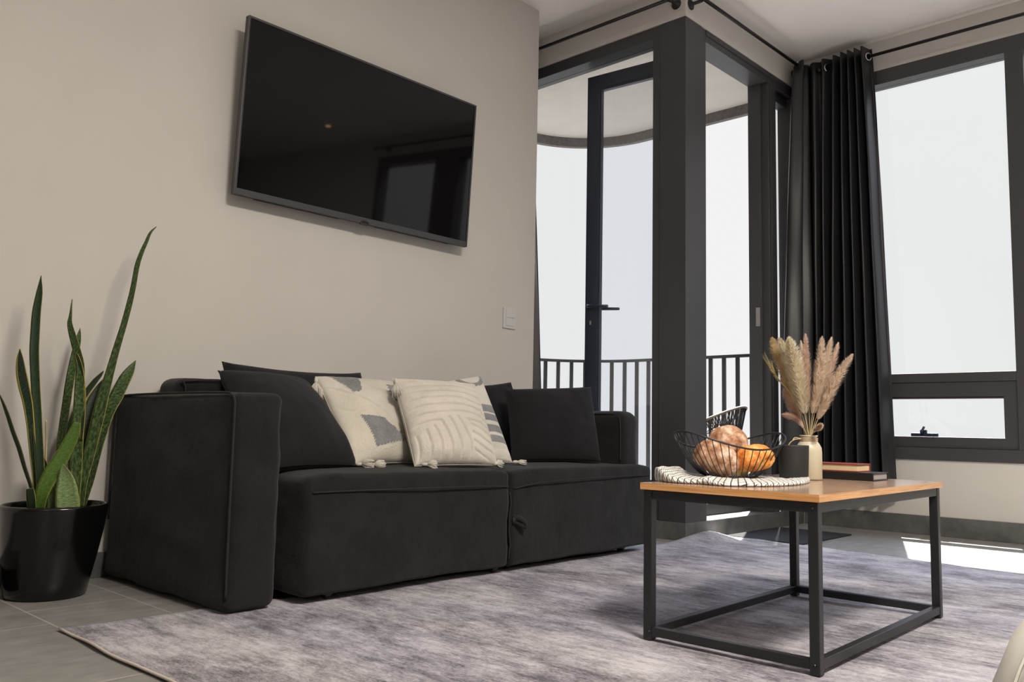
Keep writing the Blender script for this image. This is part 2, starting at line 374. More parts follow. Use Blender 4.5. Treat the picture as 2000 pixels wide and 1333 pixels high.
def softbox(bm, x0, x1, y0, y1, z0, z1, r, bulge=(0, 0, 0), wr=0.0, seed=0.0, n=14, rb=None, fn=None, freq=5.0):
    """upholstered block: rounded box with crowned faces and cloth wrinkles"""
    c = Vector(((x0 + x1) / 2, (y0 + y1) / 2, (z0 + z1) / 2)); h = Vector(((x1 - x0) / 2, (y1 - y0) / 2, (z1 - z0) / 2))
    def axis(hh):
        a = [-hh + r * (1 - math.cos(math.pi / 2 * k / 5)) * 1.0 for k in range(6)]
        m_ = max(4, int(n * hh / max(h))); mid = [-hh + r + (2 * hh - 2 * r) * k / m_ for k in range(1, m_)]
        return a + mid + [-x for x in reversed(a)]
    ax = [axis(h.x), axis(h.y), axis(h.z)]; cache = {}
    def vert(p):
        key = (round(p.x, 6), round(p.y, 6), round(p.z, 6))
        if key in cache: return cache[key]
        q = Vector([max(-h[i] + r, min(h[i] - r, p[i])) for i in range(3)])
        d = p - q
        if d.length > 1e-9: d = d.normalized() * r
        w = q + d
        s = [w[i] / h[i] for i in range(3)]
        off = Vector([bulge[i] * (1 if s[i] > 0 else -1) * abs(s[i]) ** 6 * (1 - s[(i + 1) % 3] ** 2) * (1 - s[(i + 2) % 3] ** 2) for i in range(3)])
        nn = d.normalized() if d.length > 1e-9 else Vector((0, 0, 1))
        pw = c + w + off
        if wr:
            e = noise.noise(Vector((pw.x * freq * 0.7, pw.y * freq, pw.z * freq * 2.6)) + Vector((seed, seed, seed))) + 0.5 * noise.noise(Vector((pw.x * freq * 2.3, pw.y * freq * 2.3, pw.z * freq * 5)) + Vector((seed, 0, seed)))
            pw = pw + nn * wr * e
        if fn: pw = fn(pw)
        cache[key] = bm.verts.new(pw); return cache[key]
    for i in range(3):
        j, k = (i + 1) % 3, (i + 2) % 3
        for sgn in (-1, 1):
            for a in range(len(ax[j]) - 1):
                for b in range(len(ax[k]) - 1):
                    q = []
                    for (aa, bb) in ((a, b), (a + 1, b), (a + 1, b + 1), (a, b + 1)):
                        p = Vector((0, 0, 0)); p[i] = sgn * h[i]; p[j] = ax[j][aa]; p[k] = ax[k][bb]; q.append(vert(p))
                    if sgn < 0: q.reverse()
                    if len(set(q)) == 4:
                        f = bm.faces.new(q); f.smooth = True
LEAVES = {
'tall_right' : [(1.071, 2.86, 0.259, 0.0257), (1.075, 2.863, 0.336, 0.0313), (1.092, 2.866, 0.437, 0.0398), (1.11, 2.869, 0.54, 0.0443), (1.123, 2.871, 0.61, 0.0418), (1.14, 2.874, 0.687, 0.0337), (1.159, 2.877, 0.774, 0.0284), (1.177, 2.88, 0.847, 0.0257), (1.194, 2.883, 0.929, 0.0245), (1.204, 2.886, 0.989, 0.0224), (1.213, 2.889, 1.057, 0.0211), (1.225, 2.891, 1.103, 0.0183), (1.24, 2.894, 1.143, 0.0147), (1.254, 2.897, 1.18, 0.0096), (1.274, 2.9, 1.205, 0.0007)] ,
'right_short' : [(1.105, 2.93, 0.255, 0.025), (1.125, 2.936, 0.344, 0.0365), (1.144, 2.941, 0.455, 0.0454), (1.17, 2.947, 0.555, 0.0473), (1.2, 2.953, 0.62, 0.0479), (1.224, 2.959, 0.673, 0.0425), (1.243, 2.964, 0.707, 0.0295), (1.263, 2.97, 0.743, 0.0007)] ,
'right_mid' : [(1.071, 2.9, 0.259, 0.0274), (1.083, 2.908, 0.367, 0.0387), (1.095, 2.916, 0.484, 0.046), (1.112, 2.924, 0.574, 0.0492), (1.135, 2.932, 0.632, 0.0355), (1.156, 2.94, 0.672, 0.0143)] ,
'center_twist' : [(1.049, 2.85, 0.264, 0.0282), (1.048, 2.853, 0.371, 0.0337), (1.047, 2.856, 0.471, 0.0352), (1.047, 2.859, 0.552, 0.034), (1.045, 2.862, 0.634, 0.0314), (1.044, 2.865, 0.702, 0.0287), (1.033, 2.868, 0.749, 0.0274), (1.018, 2.871, 0.796, 0.0246), (1.007, 2.874, 0.837, 0.0191), (1.008, 2.877, 0.864, 0.0109), (1.01, 2.88, 0.917, 0.0007)] ,
'center_edge' : [(1.055, 2.845, 0.471, 0.0108), (1.057, 2.85, 0.539, 0.0177), (1.056, 2.855, 0.607, 0.0205), (1.051, 2.86, 0.661, 0.0205), (1.042, 2.865, 0.709, 0.0192), (1.031, 2.87, 0.742, 0.0123)] ,
'center_back' : [(1.033, 2.95, 0.255, 0.0233), (1.033, 2.957, 0.407, 0.0276), (1.039, 2.964, 0.496, 0.0292), (1.048, 2.971, 0.586, 0.0294), (1.058, 2.979, 0.678, 0.0282), (1.069, 2.986, 0.75, 0.0242), (1.078, 2.993, 0.802, 0.0172), (1.084, 3.0, 0.839, 0.0007)] ,
'left_tall' : [(0.96, 2.86, 0.262, 0.0223), (0.95, 2.867, 0.372, 0.0237), (0.94, 2.873, 0.47, 0.0251), (0.933, 2.88, 0.549, 0.0252), (0.924, 2.887, 0.642, 0.0253), (0.916, 2.893, 0.735, 0.0267), (0.916, 2.9, 0.802, 0.0268), (0.918, 2.907, 0.87, 0.0256), (0.924, 2.913, 0.933, 0.0189), (0.927, 2.92, 0.986, 0.0007)] ,
'left_yellow' : [(0.952, 2.88, 0.261, 0.0184), (0.943, 2.882, 0.352, 0.0198), (0.93, 2.885, 0.437, 0.0224), (0.919, 2.887, 0.516, 0.0264), (0.908, 2.89, 0.581, 0.0344), (0.894, 2.892, 0.634, 0.0409), (0.884, 2.895, 0.679, 0.0396), (0.879, 2.898, 0.719, 0.0264), (0.877, 2.9, 0.749, 0.0007)] ,
'far_left' : [(0.942, 2.86, 0.263, 0.0105), (0.922, 2.851, 0.329, 0.013), (0.898, 2.843, 0.388, 0.0155), (0.876, 2.834, 0.446, 0.0167), (0.853, 2.826, 0.497, 0.0153), (0.832, 2.817, 0.547, 0.0127), (0.814, 2.809, 0.584, 0.0076), (0.801, 2.8, 0.606, 0.0006)] ,
'front_diag' : [(0.934, 2.8, 0.265, 0.0321), (0.935, 2.797, 0.313, 0.0424), (0.954, 2.793, 0.366, 0.0466), (0.975, 2.79, 0.408, 0.043), (0.992, 2.787, 0.447, 0.0367), (1.007, 2.783, 0.489, 0.0316), (1.016, 2.78, 0.527, 0.0172)] ,
'front_short' : [(0.999, 2.76, 0.264, 0.0634), (0.994, 2.76, 0.303, 0.0608), (0.989, 2.76, 0.345, 0.0505), (0.982, 2.76, 0.377, 0.0323), (0.975, 2.76, 0.401, 0.0026)] ,
'back_dark' : [(1.055, 2.97, 0.255, 0.018), (1.054, 2.978, 0.44, 0.0224), (1.077, 2.987, 0.538, 0.024), (1.109, 2.995, 0.61, 0.0243), (1.143, 3.003, 0.662, 0.0232), (1.163, 3.012, 0.685, 0.0161), (1.177, 3.02, 0.702, 0.0007)] ,
'low_left' : [(0.913, 2.8, 0.266, 0.0332), (0.908, 2.8, 0.301, 0.0319), (0.903, 2.8, 0.329, 0.0217)] ,
'low_mid' : [(0.993, 2.92, 0.255, 0.0336), (0.984, 2.923, 0.335, 0.035), (0.976, 2.927, 0.389, 0.027), (0.968, 2.93, 0.432, 0.0027)] ,
'low_fill' : [(0.97, 2.8, 0.263, 0.0285), (0.963, 2.8, 0.318, 0.0259), (0.958, 2.8, 0.363, 0.0039)] ,
'mid_fill' : [(1.066, 2.92, 0.255, 0.0274), (1.066, 2.92, 0.333, 0.0317), (1.057, 2.92, 0.401, 0.0248), (1.047, 2.92, 0.456, 0.0028)] ,
}
PLUMES = {
'a' : [(2.445, 1.098, 0.529), (2.427, 1.117, 0.59), (2.41, 1.135, 0.662), (2.394, 1.15, 0.73), (2.38, 1.161, 0.777), (2.368, 1.167, 0.811)] ,
'b' : [(2.445, 1.097, 0.529), (2.424, 1.105, 0.59), (2.401, 1.116, 0.661), (2.38, 1.124, 0.728), (2.361, 1.127, 0.774), (2.341, 1.131, 0.806)] ,
'c' : [(2.445, 1.096, 0.529), (2.42, 1.095, 0.59), (2.394, 1.094, 0.653), (2.367, 1.095, 0.716), (2.341, 1.094, 0.764), (2.316, 1.09, 0.804)] ,
'd' : [(2.447, 1.094, 0.529), (2.436, 1.089, 0.59), (2.424, 1.087, 0.654), (2.412, 1.084, 0.718), (2.4, 1.081, 0.768), (2.389, 1.076, 0.819)] ,
'e' : [(2.447, 1.093, 0.529), (2.435, 1.08, 0.59), (2.425, 1.063, 0.654), (2.414, 1.048, 0.717), (2.402, 1.037, 0.766), (2.389, 1.027, 0.808)] ,
'f' : [(2.448, 1.092, 0.529), (2.448, 1.082, 0.583), (2.45, 1.067, 0.648), (2.453, 1.05, 0.713), (2.453, 1.039, 0.763), (2.453, 1.028, 0.811)] ,
'g' : [(2.448, 1.091, 0.529), (2.458, 1.079, 0.583), (2.469, 1.064, 0.649), (2.479, 1.049, 0.707), (2.488, 1.037, 0.754), (2.497, 1.027, 0.8)] ,
'h' : [(2.448, 1.09, 0.529), (2.448, 1.071, 0.576), (2.449, 1.048, 0.626), (2.451, 1.023, 0.68), (2.453, 0.998, 0.722), (2.455, 0.972, 0.761)] ,
'i' : [(2.444, 1.099, 0.529), (2.436, 1.105, 0.55), (2.425, 1.117, 0.575), (2.414, 1.13, 0.586), (2.401, 1.145, 0.592)] ,
'j' : [(2.443, 1.103, 0.529), (2.437, 1.115, 0.568), (2.43, 1.13, 0.604), (2.424, 1.142, 0.637), (2.419, 1.153, 0.662)] ,
'k' : [(2.448, 1.09, 0.529), (2.433, 1.074, 0.544), (2.419, 1.058, 0.554), (2.404, 1.042, 0.563)] ,
'l' : [(2.446, 1.095, 0.529), (2.444, 1.101, 0.576), (2.442, 1.105, 0.626), (2.441, 1.106, 0.677), (2.441, 1.107, 0.732), (2.438, 1.112, 0.805)] ,
'w1' : [(2.444, 1.1, 0.529), (2.416, 1.112, 0.604), (2.388, 1.125, 0.657), (2.357, 1.144, 0.692), (2.327, 1.159, 0.73)] ,
'w2' : [(2.444, 1.1, 0.529), (2.418, 1.12, 0.618), (2.393, 1.138, 0.668), (2.369, 1.153, 0.692), (2.351, 1.156, 0.71)] ,
}
XL, YC, XW, CE, YW, XE = 3.70, 2.292, 5.03, 2.87, 3.073, 3.437
HD = 2.685
def S(o): return tag(o, kind='structure')
# ---------------------------------------------------------------- room shell
bm = bmesh.new(); boxbm(bm, -3, XW, -3.5, 4.2, -0.1, 0.0); S(obj('floor', bm, 'tile', origin=(0, 0, 0)))
bm = bmesh.new(); boxbm(bm, -3, XW + .15, -3.5, YC + .125, CE, CE + .1); boxbm(bm, -3, XL + .12, YC + .125, 4.2, CE, CE + .1); S(obj('ceiling', bm, 'ceiling'))
bm = bmesh.new(); boxbm(bm, -3, XE, YW, 4.2, 0, CE, .003); boxbm(bm, XE, XL + .12, 4.07, 4.2, 0, CE); S(obj('wall_left', bm, 'wall'))
bm = bmesh.new()
boxbm(bm, XW, XW + .15, -3.5, YC + .125, 0, .405); boxbm(bm, XW, XW + .15, -3.5, YC + .125, HD, CE); boxbm(bm, XW, XW + .15, -3.5, -.75, .405, HD)
S(obj('wall_right', bm, 'wall'))
bm = bmesh.new(); boxbm(bm, XL, XW, YC, YC + .125, HD, CE); boxbm(bm, XL, XL + .12, YC + .125, 4.07, HD, CE); S(obj('wall_back', bm, 'wall'))
S(box('wall_rear', -3, XW + .15, -3.6, -3.5, 0, CE, 'far_wall')); S(box('wall_near', -3.1, -3, -3.6, 4.2, 0, CE, 'far_wall'))
# plaster bead just above the frames
S(boxes('trim_1', [(XL - .008, XW, YC - .008, YC, HD, HD + .035), (XL - .008, XL, YC, 4.07, HD, HD + .035), (XW - .008, XW, -.75, YC - .008, HD, HD + .02)], 'wall', bev=0))
S(boxes('baseboard_left', [(-3, XE, YW - .010, YW, 0, .085), (XE, XE + .01, YW - .01, 4.07, 0, .085)], 'skirt'))
S(box('baseboard_right', XW - .012, XW, -3.5, YC - .012, 0, .103, 'skirt'))
S(boxes('baseboard_back', [(XL - .008, XW - .012, YC - .008, YC + .125, 0, .088), (XL - .008, XL + .12, YC + .125, 4.07, 0, .088)], 'skirt'))
# corner column between the two glazed faces
S(boxes('trim_2', [(XL, 3.905, YC, YC + .125, .088, HD), (XL, XL + .12, YC + .125, 2.49, .088, HD), (XL - .006, 3.858, YC - .006, 2.443, .088, HD - .002)], 'frame'))
# door frame: head, jamb, threshold
S(boxes('trim_3', [(3.905, XW, YC, YC + .125, 2.62, HD), (3.905, XW, YC - .004, YC, 2.655, HD), (4.62, 4.717, YC, YC + .125, .088, 2.62), (4.605, 4.62, YC + .045, YC + .125, .088, 2.62), (4.64, 4.70, YC - .006, YC, .088, 2.62),
    (3.905, 4.62, YC + .125, YC + .165, .088, .150)], 'frame'))
pl_ = boxes('strike_plate', [(4.600, 4.605, YC + .055, YC + .08, 1.155, 1.265)], 'hardware', bev=.001); S(pl_); 
# ---------------------------------------------------------------- fixed glazing on the left face
w1 = S(boxes('window_1', [(XL, XL + .12, 2.49, 4.07, 2.62, HD), (XL, XL + .12, 2.49, 4.07, .088, .16), (XL, XL + .12, 4.0, 4.07, .16, 2.62)], 'frame'))
box('glass_pane', XL + .078, XL + .084, 2.49, 4.0, .16, 2.62, 'glass', w1, 0)
w3 = S(boxes('window_3', [(4.717, 4.945, YC + .04, YC + .10, 2.565, 2.62), (4.945, XW, YC, YC + .10, .088, 2.62), (4.717, 4.945, YC + .04, YC + .10, .088, .2)], 'frame'))
box('glass_pane', 4.717, 4.945, YC + .072, YC + .078, .2, 2.565, 'glass', w3, 0)
# ---------------------------------------------------------------- window wall
w2 = S(boxes('window_2', [(XW - .01, XW + .10, -.75, YC + .1, HD - .085, HD), (XW - .012, XW + .10, -.75, YC + .1, .405, .473), (XW - .01, XW + .10, 2.20, YC + .1, .473, 2.60), (XW - .01, XW + .10, -.75, -.69, .473, 2.60)], 'frame'))
for y0, y1 in ((1.043, 1.131), (.11, .43)): box('mullion', XW - .01, XW + .10, y0, y1, .473, 2.60, 'frame', w2)
box('transom', XW - .006, XW + .10, 1.131, 2.20, .833, .883, 'frame', w2)
for y0, y1, z0 in ((1.131, 2.20, .883), (.43, 1.043, .473), (-.69, .11, .473)): box('glass_pane', XW + .06, XW + .066, y0, y1, z0, 2.60, 'glass', w2, 0)
sash = boxes('sash', [(XW + .004, XW + .07, 1.131, 2.20, .754, .833), (XW + .004, XW + .07, 1.131, 2.20, .473, .533), (XW + .004, XW + .07, 1.131, 1.197, .533, .754), (XW + .004, XW + .07, 2.134, 2.20, .533, .754), (XW + .02, XW + .06, 1.197, 2.134, .742, .754)], 'frame', w2)
box('glass_pane', XW + .05, XW + .055, 1.197, 2.134, .533, .754, 'glass', sash, 0)
bm = bmesh.new(); boxbm(bm, XW - .012, XW + .004, 1.52, 1.66, .533, .552, .002); tube(bm, [(XW - .012, 1.60, .545), (XW - .03, 1.597, .56), (XW - .034, 1.582, .588)], [.008, .007, .006], 8); boxbm(bm, XW - .02, XW - .004, 1.575, 1.61, .55, .57, .003)
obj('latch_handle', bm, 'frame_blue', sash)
# ---------------------------------------------------------------- open balcony door leaf
H = Vector((3.893, 2.432, 0)); E_ = Vector((3.826, 3.012, 0)); ux = (E_ - H).normalized(); uy = Vector((-ux.y, ux.x, 0)); Lw = (E_ - H).length
def leafbox(bm, a0, a1, d0, d1, z0, z1, bev=.003):
    t = bmesh.new(); bmesh.ops.create_cube(t, size=1)
    for v in t.verts:
        a = a0 + (v.co.x + .5) * (a1 - a0); d = d0 + (v.co.y + .5) * (d1 - d0); p = H + ux * a + uy * d; v.co = Vector((p.x, p.y, z0 + (v.co.z + .5) * (z1 - z0)))
    if bev: bmesh.ops.bevel(t, geom=t.edges[:], offset=bev, segments=2, profile=.5, affect='EDGES')
    append(bm, t)
door = empty('door_1', (3.86, 2.72, .15), kind='structure')
bm = bmesh.new()
for a in ((0, .075, -.022, .022, .155, 2.578), (Lw - .075, Lw, -.022, .022, .155, 2.578), (.075, Lw - .075, -.022, .022, 2.505, 2.578), (.075, Lw - .075, -.022, .022, .155, .27)): leafbox(bm, *a)
for a in ((.075, .085, -.014, .014, .27, 2.505), (Lw - .085, Lw - .075, -.014, .014, .27, 2.505), (.085, Lw - .085, -.014, .014, 2.49, 2.505)): leafbox(bm, *a, bev=0)
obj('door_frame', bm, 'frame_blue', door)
bm = bmesh.new(); leafbox(bm, .08, Lw - .08, -.003, .003, .27, 2.50, 0); obj('glass_pane', bm, 'glass_tint', door)
bm = bmesh.new(); hz = 1.225
for s in (1, -1):
    leafbox(bm, Lw - .055, Lw - .020, s * .022, s * .030, hz - .035, hz + .035)
    leafbox(bm, Lw - .052, Lw - .024, s * .022, s * .029, hz - .115, hz - .065)
    P0 = H + ux * (Lw - .038); 
    pts = [P0 + uy * s * .022 + Vector((0, 0, hz)), P0 + uy * s * .06 + Vector((0, 0, hz)), P0 + uy * s * .064 - ux * .012 + Vector((0, 0, hz)), P0 + uy * s * .064 - ux * .13 + Vector((0, 0, hz - .008))]
    tube(bm, pts, [.011, .011, .010, .008], 10)
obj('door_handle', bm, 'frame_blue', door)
bm = bmesh.new(); leafbox(bm, Lw - .042, Lw - .034, .029, .033, hz - .10, hz - .08, .001); leafbox(bm, Lw - .042, Lw - .034, -.033, -.029, hz - .10, hz - .08, .001); obj('keyhole', bm, 'hardware', door)
# ---------------------------------------------------------------- balcony
CX, CY, RR = 4.39, 3.48, .64
def edge_path(off=0.0, y0=YC + .13, n=14, x_end=3.83, z=0.0):
    p = [Vector((XW + off, y0, z)), Vector((XW + off, CY, z))]
    for k in range(1, n + 1):
        a = math.pi / 2 * k / n; p.append(Vector((CX + (RR + off) * math.cos(a), CY + (RR + off) * math.sin(a), z)))
    p.append(Vector((x_end, CY + RR + off, z))); return p
def slab(name, z0, z1, mat, off=0.0, x0=3.83, y0=YC + .165):
    p = edge_path(off, y0, x_end=x0); p = p + [Vector((x0, y0, 0))]
    bm = bmesh.new(); a = [bm.verts.new((q.x, q.y, z0)) for q in p]; b = [bm.verts.new((q.x, q.y, z1)) for q in p]
    bm.faces.new(a); bm.faces.new(b); n = len(p)
    for i in range(n): bm.faces.new((a[i], a[(i + 1) % n], b[(i + 1) % n], b[i]))
    return S(obj(name, bm, mat))
slab('floor_balcony', -.05, .12, 'balcony_floor', .04)
slab('ceiling_balcony', 2.70, 2.86, 'concrete', .04, x0=3.82, y0=YC + .125)
bm = bmesh.new(); A = edge_path(0, YC + .125, 20); B = edge_path(.04, YC + .125, 20); rows = [[bm.verts.new((q.x, q.y, z)) for q in P] for P, z in ((A, 2.705), (A, 2.632), (B, 2.632), (B, 2.705))]
for i in range(len(A) - 1):
    for r_ in range(4): bm.faces.new((rows[r_][i], rows[r_][i + 1], rows[(r_ + 1) % 4][i + 1], rows[(r_ + 1) % 4][i]))
S(obj('trim_4', bm, 'lip'))
rail = empty('balcony_railing', (4.9, 3.4, .12), 'dark metal balcony railing with upright flat bars and curved corner', 'railing')
def arc_samples(step, off):
    p = edge_path(off, YC + .165, 24); out = []; d = .06; acc = 0
    for a, b in zip(p, p[1:]):
        L = (b - a).length
        while d <= acc + L:
            t = (d - acc) / L; out.append((a.lerp(b, t), (b - a).normalized())); d += step
        acc += L
    return out
bm = bmesh.new(); p = edge_path(-.02, YC + .165, 24)
tt = [[bm.verts.new(q + Vector((0, 0, z)) + s * (Vector((1, 0, 0)) if i < 2 else (Vector((q.x - CX, q.y - CY, 0)).normalized() if i < len(p) - 1 else Vector((0, 1, 0))))) for i, q in enumerate(p)] for s, z in ((-.02, 1.016), (.02, 1.016), (.02, 1.034), (-.02, 1.034))]
for i in range(len(p) - 1):
    for k in range(4): bm.faces.new((tt[k][i], tt[k][i + 1], tt[(k + 1) % 4][i + 1], tt[(k + 1) % 4][i]))
obj('top_rail', bm, 'rail', rail)
for q, t in arc_samples(.098, -.02):
    bm = bmesh.new(); nn = Vector((-t.y, t.x, 0)); vs = []
    for z in (.12, 1.018):
        vs.append([bm.verts.new((*(q + t * a + nn * b).xy, z)) for a, b in ((-.013, -.006), (.013, -.006), (.013, .006), (-.013, .006))])
    bm.faces.new(vs[0]); bm.faces.new(vs[1])
    for k in range(4): bm.faces.new((vs[0][k], vs[0][(k + 1) % 4], vs[1][(k + 1) % 4], vs[1][k]))
    obj('baluster', bm, 'rail', rail)
# woven chair on the balcony
ch = empty('woven_chair', (4.70, 2.77, .12), 'woven balcony chair with curved rattan rim outside the open doorway', 'chair')
cc = Vector((4.70, 2.77, 0)); rim = []
for k in range(25):
    a = R(150 + 240 * k / 24); back = max(0.0, math.cos(a - R(285))) 
    rim.append(cc + Vector((.27 * math.cos(a), .24 * math.sin(a), .575 + .115 * back ** 1.2)))
tubeobj('chair_rim', catmull(rim, 3), .008, 'wicker_rim', ch)
bm = bmesh.new(); rnd = random.Random(3)
for i in range(len(rim) - 1):
    for j in range(5):
        p = rim[i].lerp(rim[i + 1], j / 5); q = cc + Vector(((p.x - cc.x) * .72, (p.y - cc.y) * .72, .40)); k = cc + Vector(((rim[(i + 3) % 24].x - cc.x) * .75, (rim[(i + 3) % 24].y - cc.y) * .75, .41))
        if rnd.random() < .72: tube(bm, [p, p.lerp(q, .5) + Vector((rnd.uniform(-.01, .01), rnd.uniform(-.01, .01), 0)), q], .0035, 5)
        if rnd.random() < .4: tube(bm, [p, k], .003, 5)
obj('woven_back', bm, 'wicker', ch)
bm = bmesh.new(); lathe(bm, [(.02, .36), (.17, .37), (.20, .39), (.205, .41), (.17, .42), (.02, .42)], cc.x, cc.y, 28); obj('seat', bm, 'wicker', ch)
for a in (45, 135, 225, 315):
    d = Vector((math.cos(R(a)), math.sin(R(a)), 0)); tubeobj('leg', [cc + d * .14 + Vector((0, 0, .375)), cc + d * .20 + Vector((0, 0, .12))], .010, 'wicker', ch)
# ---------------------------------------------------------------- rug and mat
rugr = empty('area_rug', (2.4, 1.0, 0), 'large distressed purple-grey area rug with pale bound edge under sofa and table', 'rug')
def rug_pt(u, v):
    y = -1.0 + v * 3.358
    xl = .851 + .004 * math.sin(v * 40) + .006 * noise.noise(Vector((v * 9, 3, 0)))
    yy = max(-1.0, min(2.4, y)); xr = 3.83 + .10 * max(0, min(1, (yy - .9) / .6)) + .06 * max(0, min(1, (yy - 1.4) / .8)) + .008 * noise.noise(Vector((v * 12, 7, 0)))
    x = xl + u * (xr - xl); y2 = y - .030 * (x - .861) * v
    e = min(u, 1 - u) * 3; z = .007 + .004 * math.exp(-e * 30) * (1 + noise.noise(Vector((v * 22, u * 3, 1))))
    sm = lambda q: max(0, min(1, q)) ** 2 * (3 - 2 * max(0, min(1, q))); z += .034 * sm((x - 3.45) / .42) * sm((y2 - 2.02) / .25) * (1 - sm((x - 3.875) / .11))
    if x > 3.62: y2 = min(y2, 2.278)
    return Vector((x, y2, z))
bm = bmesh.new(); nu, nv = 90, 110
g = [[bm.verts.new(rug_pt(i / nu, j / nv)) for i in range(nu + 1)] for j in range(nv + 1)]
g2 = [[bm.verts.new((v.co.x, v.co.y, v.co.z - .006)) for v in row] for row in g]
for j in range(nv):
    for i in range(nu):
        f = bm.faces.new((g[j][i], g[j][i + 1], g[j + 1][i + 1], g[j + 1][i])); f.smooth = True; bm.faces.new((g2[j][i], g2[j + 1][i], g2[j + 1][i + 1], g2[j][i + 1]))
for j in range(nv):
    bm.faces.new((g[j][0], g[j + 1][0], g2[j + 1][0], g2[j][0])); bm.faces.new((g[j][nu], g2[j][nu], g2[j + 1][nu], g[j + 1][nu]))
for i in range(nu):
    bm.faces.new((g[0][i], g2[0][i], g2[0][i + 1], g[0][i + 1])); bm.faces.new((g[nv][i], g[nv][i + 1], g2[nv][i + 1], g2[nv][i]))
obj('pile', bm, 'rug', rugr, origin=(0, 0, 0))
bm = bmesh.new(); tube(bm, [rug_pt(0, j / nv) + Vector((-.001, 0, -.0025)) for j in range(nv + 1)], .0034, 8); obj('edge_binding', bm, 'rug_edge', rugr)
tag(box('doormat', 4.03, 4.64, 1.85, 2.262, 0.0, .008, 'mat', None, .002), 'black rectangular doormat on grey tiles in front of the balcony doorway', 'doormat')
# ---------------------------------------------------------------- sofa
sofa = empty('sofa', (2.25, 2.65, .0), 'low charcoal fabric sofa with boxy arms against the pale wall', 'sofa')
def arm_fn(p):
    t = max(0, (.28 - p.z) / .28); q = p.copy()
    if p.y > 2.7: q.y += .012 * t
    tt_ = max(0, (p.z - .5) / .12); 
    return q
bm = bmesh.new(); softbox(bm, 1.229, 1.385, 2.216, 3.035, .014, .622, .023, (.006, .005, .008), .0060, 1.0, 30, fn=arm_fn); al = obj('armrest', bm, 'sofa', sofa)
bm = bmesh.new(); q = [(1.228, 3.030, .20), (1.228, 3.030, .55), (1.230, 3.01, .606), (1.232, 2.96, .620), (1.232, 2.60, .624), (1.232, 2.30, .622), (1.230, 2.245, .616), (1.229, 2.224, .600), (1.228, 2.219, .56), (1.227, 2.217, .30), (1.230, 2.219, .05)]
tube(bm, catmull(q, 8), .0038, 6); obj('piping', bm, 'sofa_dark', al)
bm = bmesh.new(); softbox(bm, 3.125, 3.270, 2.265, 3.035, .30, .618, .045, (.004, .004, .006), .003, 4.0, 26); ar = obj('armrest', bm, 'sofa', sofa)
bm = bmesh.new(); tube(bm, catmull([(3.134, 2.95, .607), (3.134, 2.60, .608), (3.134, 2.34, .607), (3.134, 2.30, .600), (3.134, 2.277, .57), (3.133, 2.274, .40)], 8), .0035, 6); obj('piping', bm, 'sofa_dark', ar)
def seat_fn(seed, x0, x1):
    def f(p):
        q = p.copy(); t = max(0, min(1, (p.z - .30) / .085)); 
        if p.y < 2.45: q.z -= .0
        q.z -= .012 * t * max(0, (abs((p.x - (x0 + x1) / 2) / ((x1 - x0) / 2)) - .86) / .14)
        q.y += .004 * math.sin(p.x * 7 + seed) * (1 - t)
        return q
    return f
bm = bmesh.new(); softbox(bm, 1.456, 2.333, 2.19, 2.93, .030, .385, .020, (.004, .008, .010), .0055, 2.0, 34, fn=seat_fn(0, 1.445, 2.333)); sl = obj('seat', bm, 'sofa', sofa)
bm = bmesh.new(); tube(bm, catmull([(1.474, 2.182, .334), (1.60, 2.181, .334), (1.95, 2.174, .331), (2.20, 2.177, .327), (2.32, 2.186, .320)], 8), .0028, 6); obj('piping', bm, 'sofa_dark', sl)
bm = bmesh.new(); softbox(bm, 2.342, 3.262, 2.195, 2.93, .032, .385, .020, (.004, .008, .008), .006, 9.0, 34, fn=seat_fn(2, 2.342, 3.262)); sr = obj('seat', bm, 'sofa', sofa)
bm = bmesh.new(); tube(bm, catmull([(2.356, 2.192, .312), (2.50, 2.182, .330), (2.75, 2.179, .338), (3.05, 2.180, .340), (3.24, 2.192, .338)], 8), .0028, 6); obj('piping', bm, 'sofa_dark', sr)
bm = bmesh.new(); softbox(bm, 1.372, 3.20, 2.875, 3.05, .33, .690, .045, (.0, .006, .004), .004, 6.0, 40); bk = obj('backrest', bm, 'sofa', sofa)
bm = bmesh.new(); tube(bm, catmull([(1.40, 2.872, .40), (1.40, 2.872, .64), (1.425, 2.878, .678), (1.8, 2.878, .684), (3.1, 2.878, .684)], 6), .0035, 6); obj('piping', bm, 'sofa_dark', bk)
box('underframe', 1.40, 3.22, 2.34, 2.99, .07, .33, 'tv_back', sofa, .01)
bm = bmesh.new()
for s in (0, 1): pass
lp = catmull([(2.352, 2.186, .205), (2.368, 2.165, .205), (2.392, 2.158, .190), (2.400, 2.160, .176), (2.385, 2.166, .178), (2.362, 2.178, .192), (2.350, 2.186, .196)], 5)
fr = frames(lp); pr = None
for p, t, a, b in fr:
    cur = (bm.verts.new(p + Vector((0, 0, .011)) + Vector((0, .004, 0))), bm.verts.new(p - Vector((0, 0, .011)) + Vector((0, .004, 0))))
    if pr: f = bm.faces.new((pr[0], cur[0], cur[1], pr[1])); f.smooth = True
    pr = cur
lpo = obj('pull_loop', bm, 'sofa_dark', sofa); md = lpo.modifiers.new('thickness', 'SOLIDIFY'); md.thickness = .003
bm = bmesh.new(); tube(bm, [(2.338 + .003 * math.sin(k), 2.193 + .002 * math.cos(k * 2), .30 - .024 * k) for k in range(11)], .0035, 6); obj('seam', bm, 'sofa_dark', sofa)
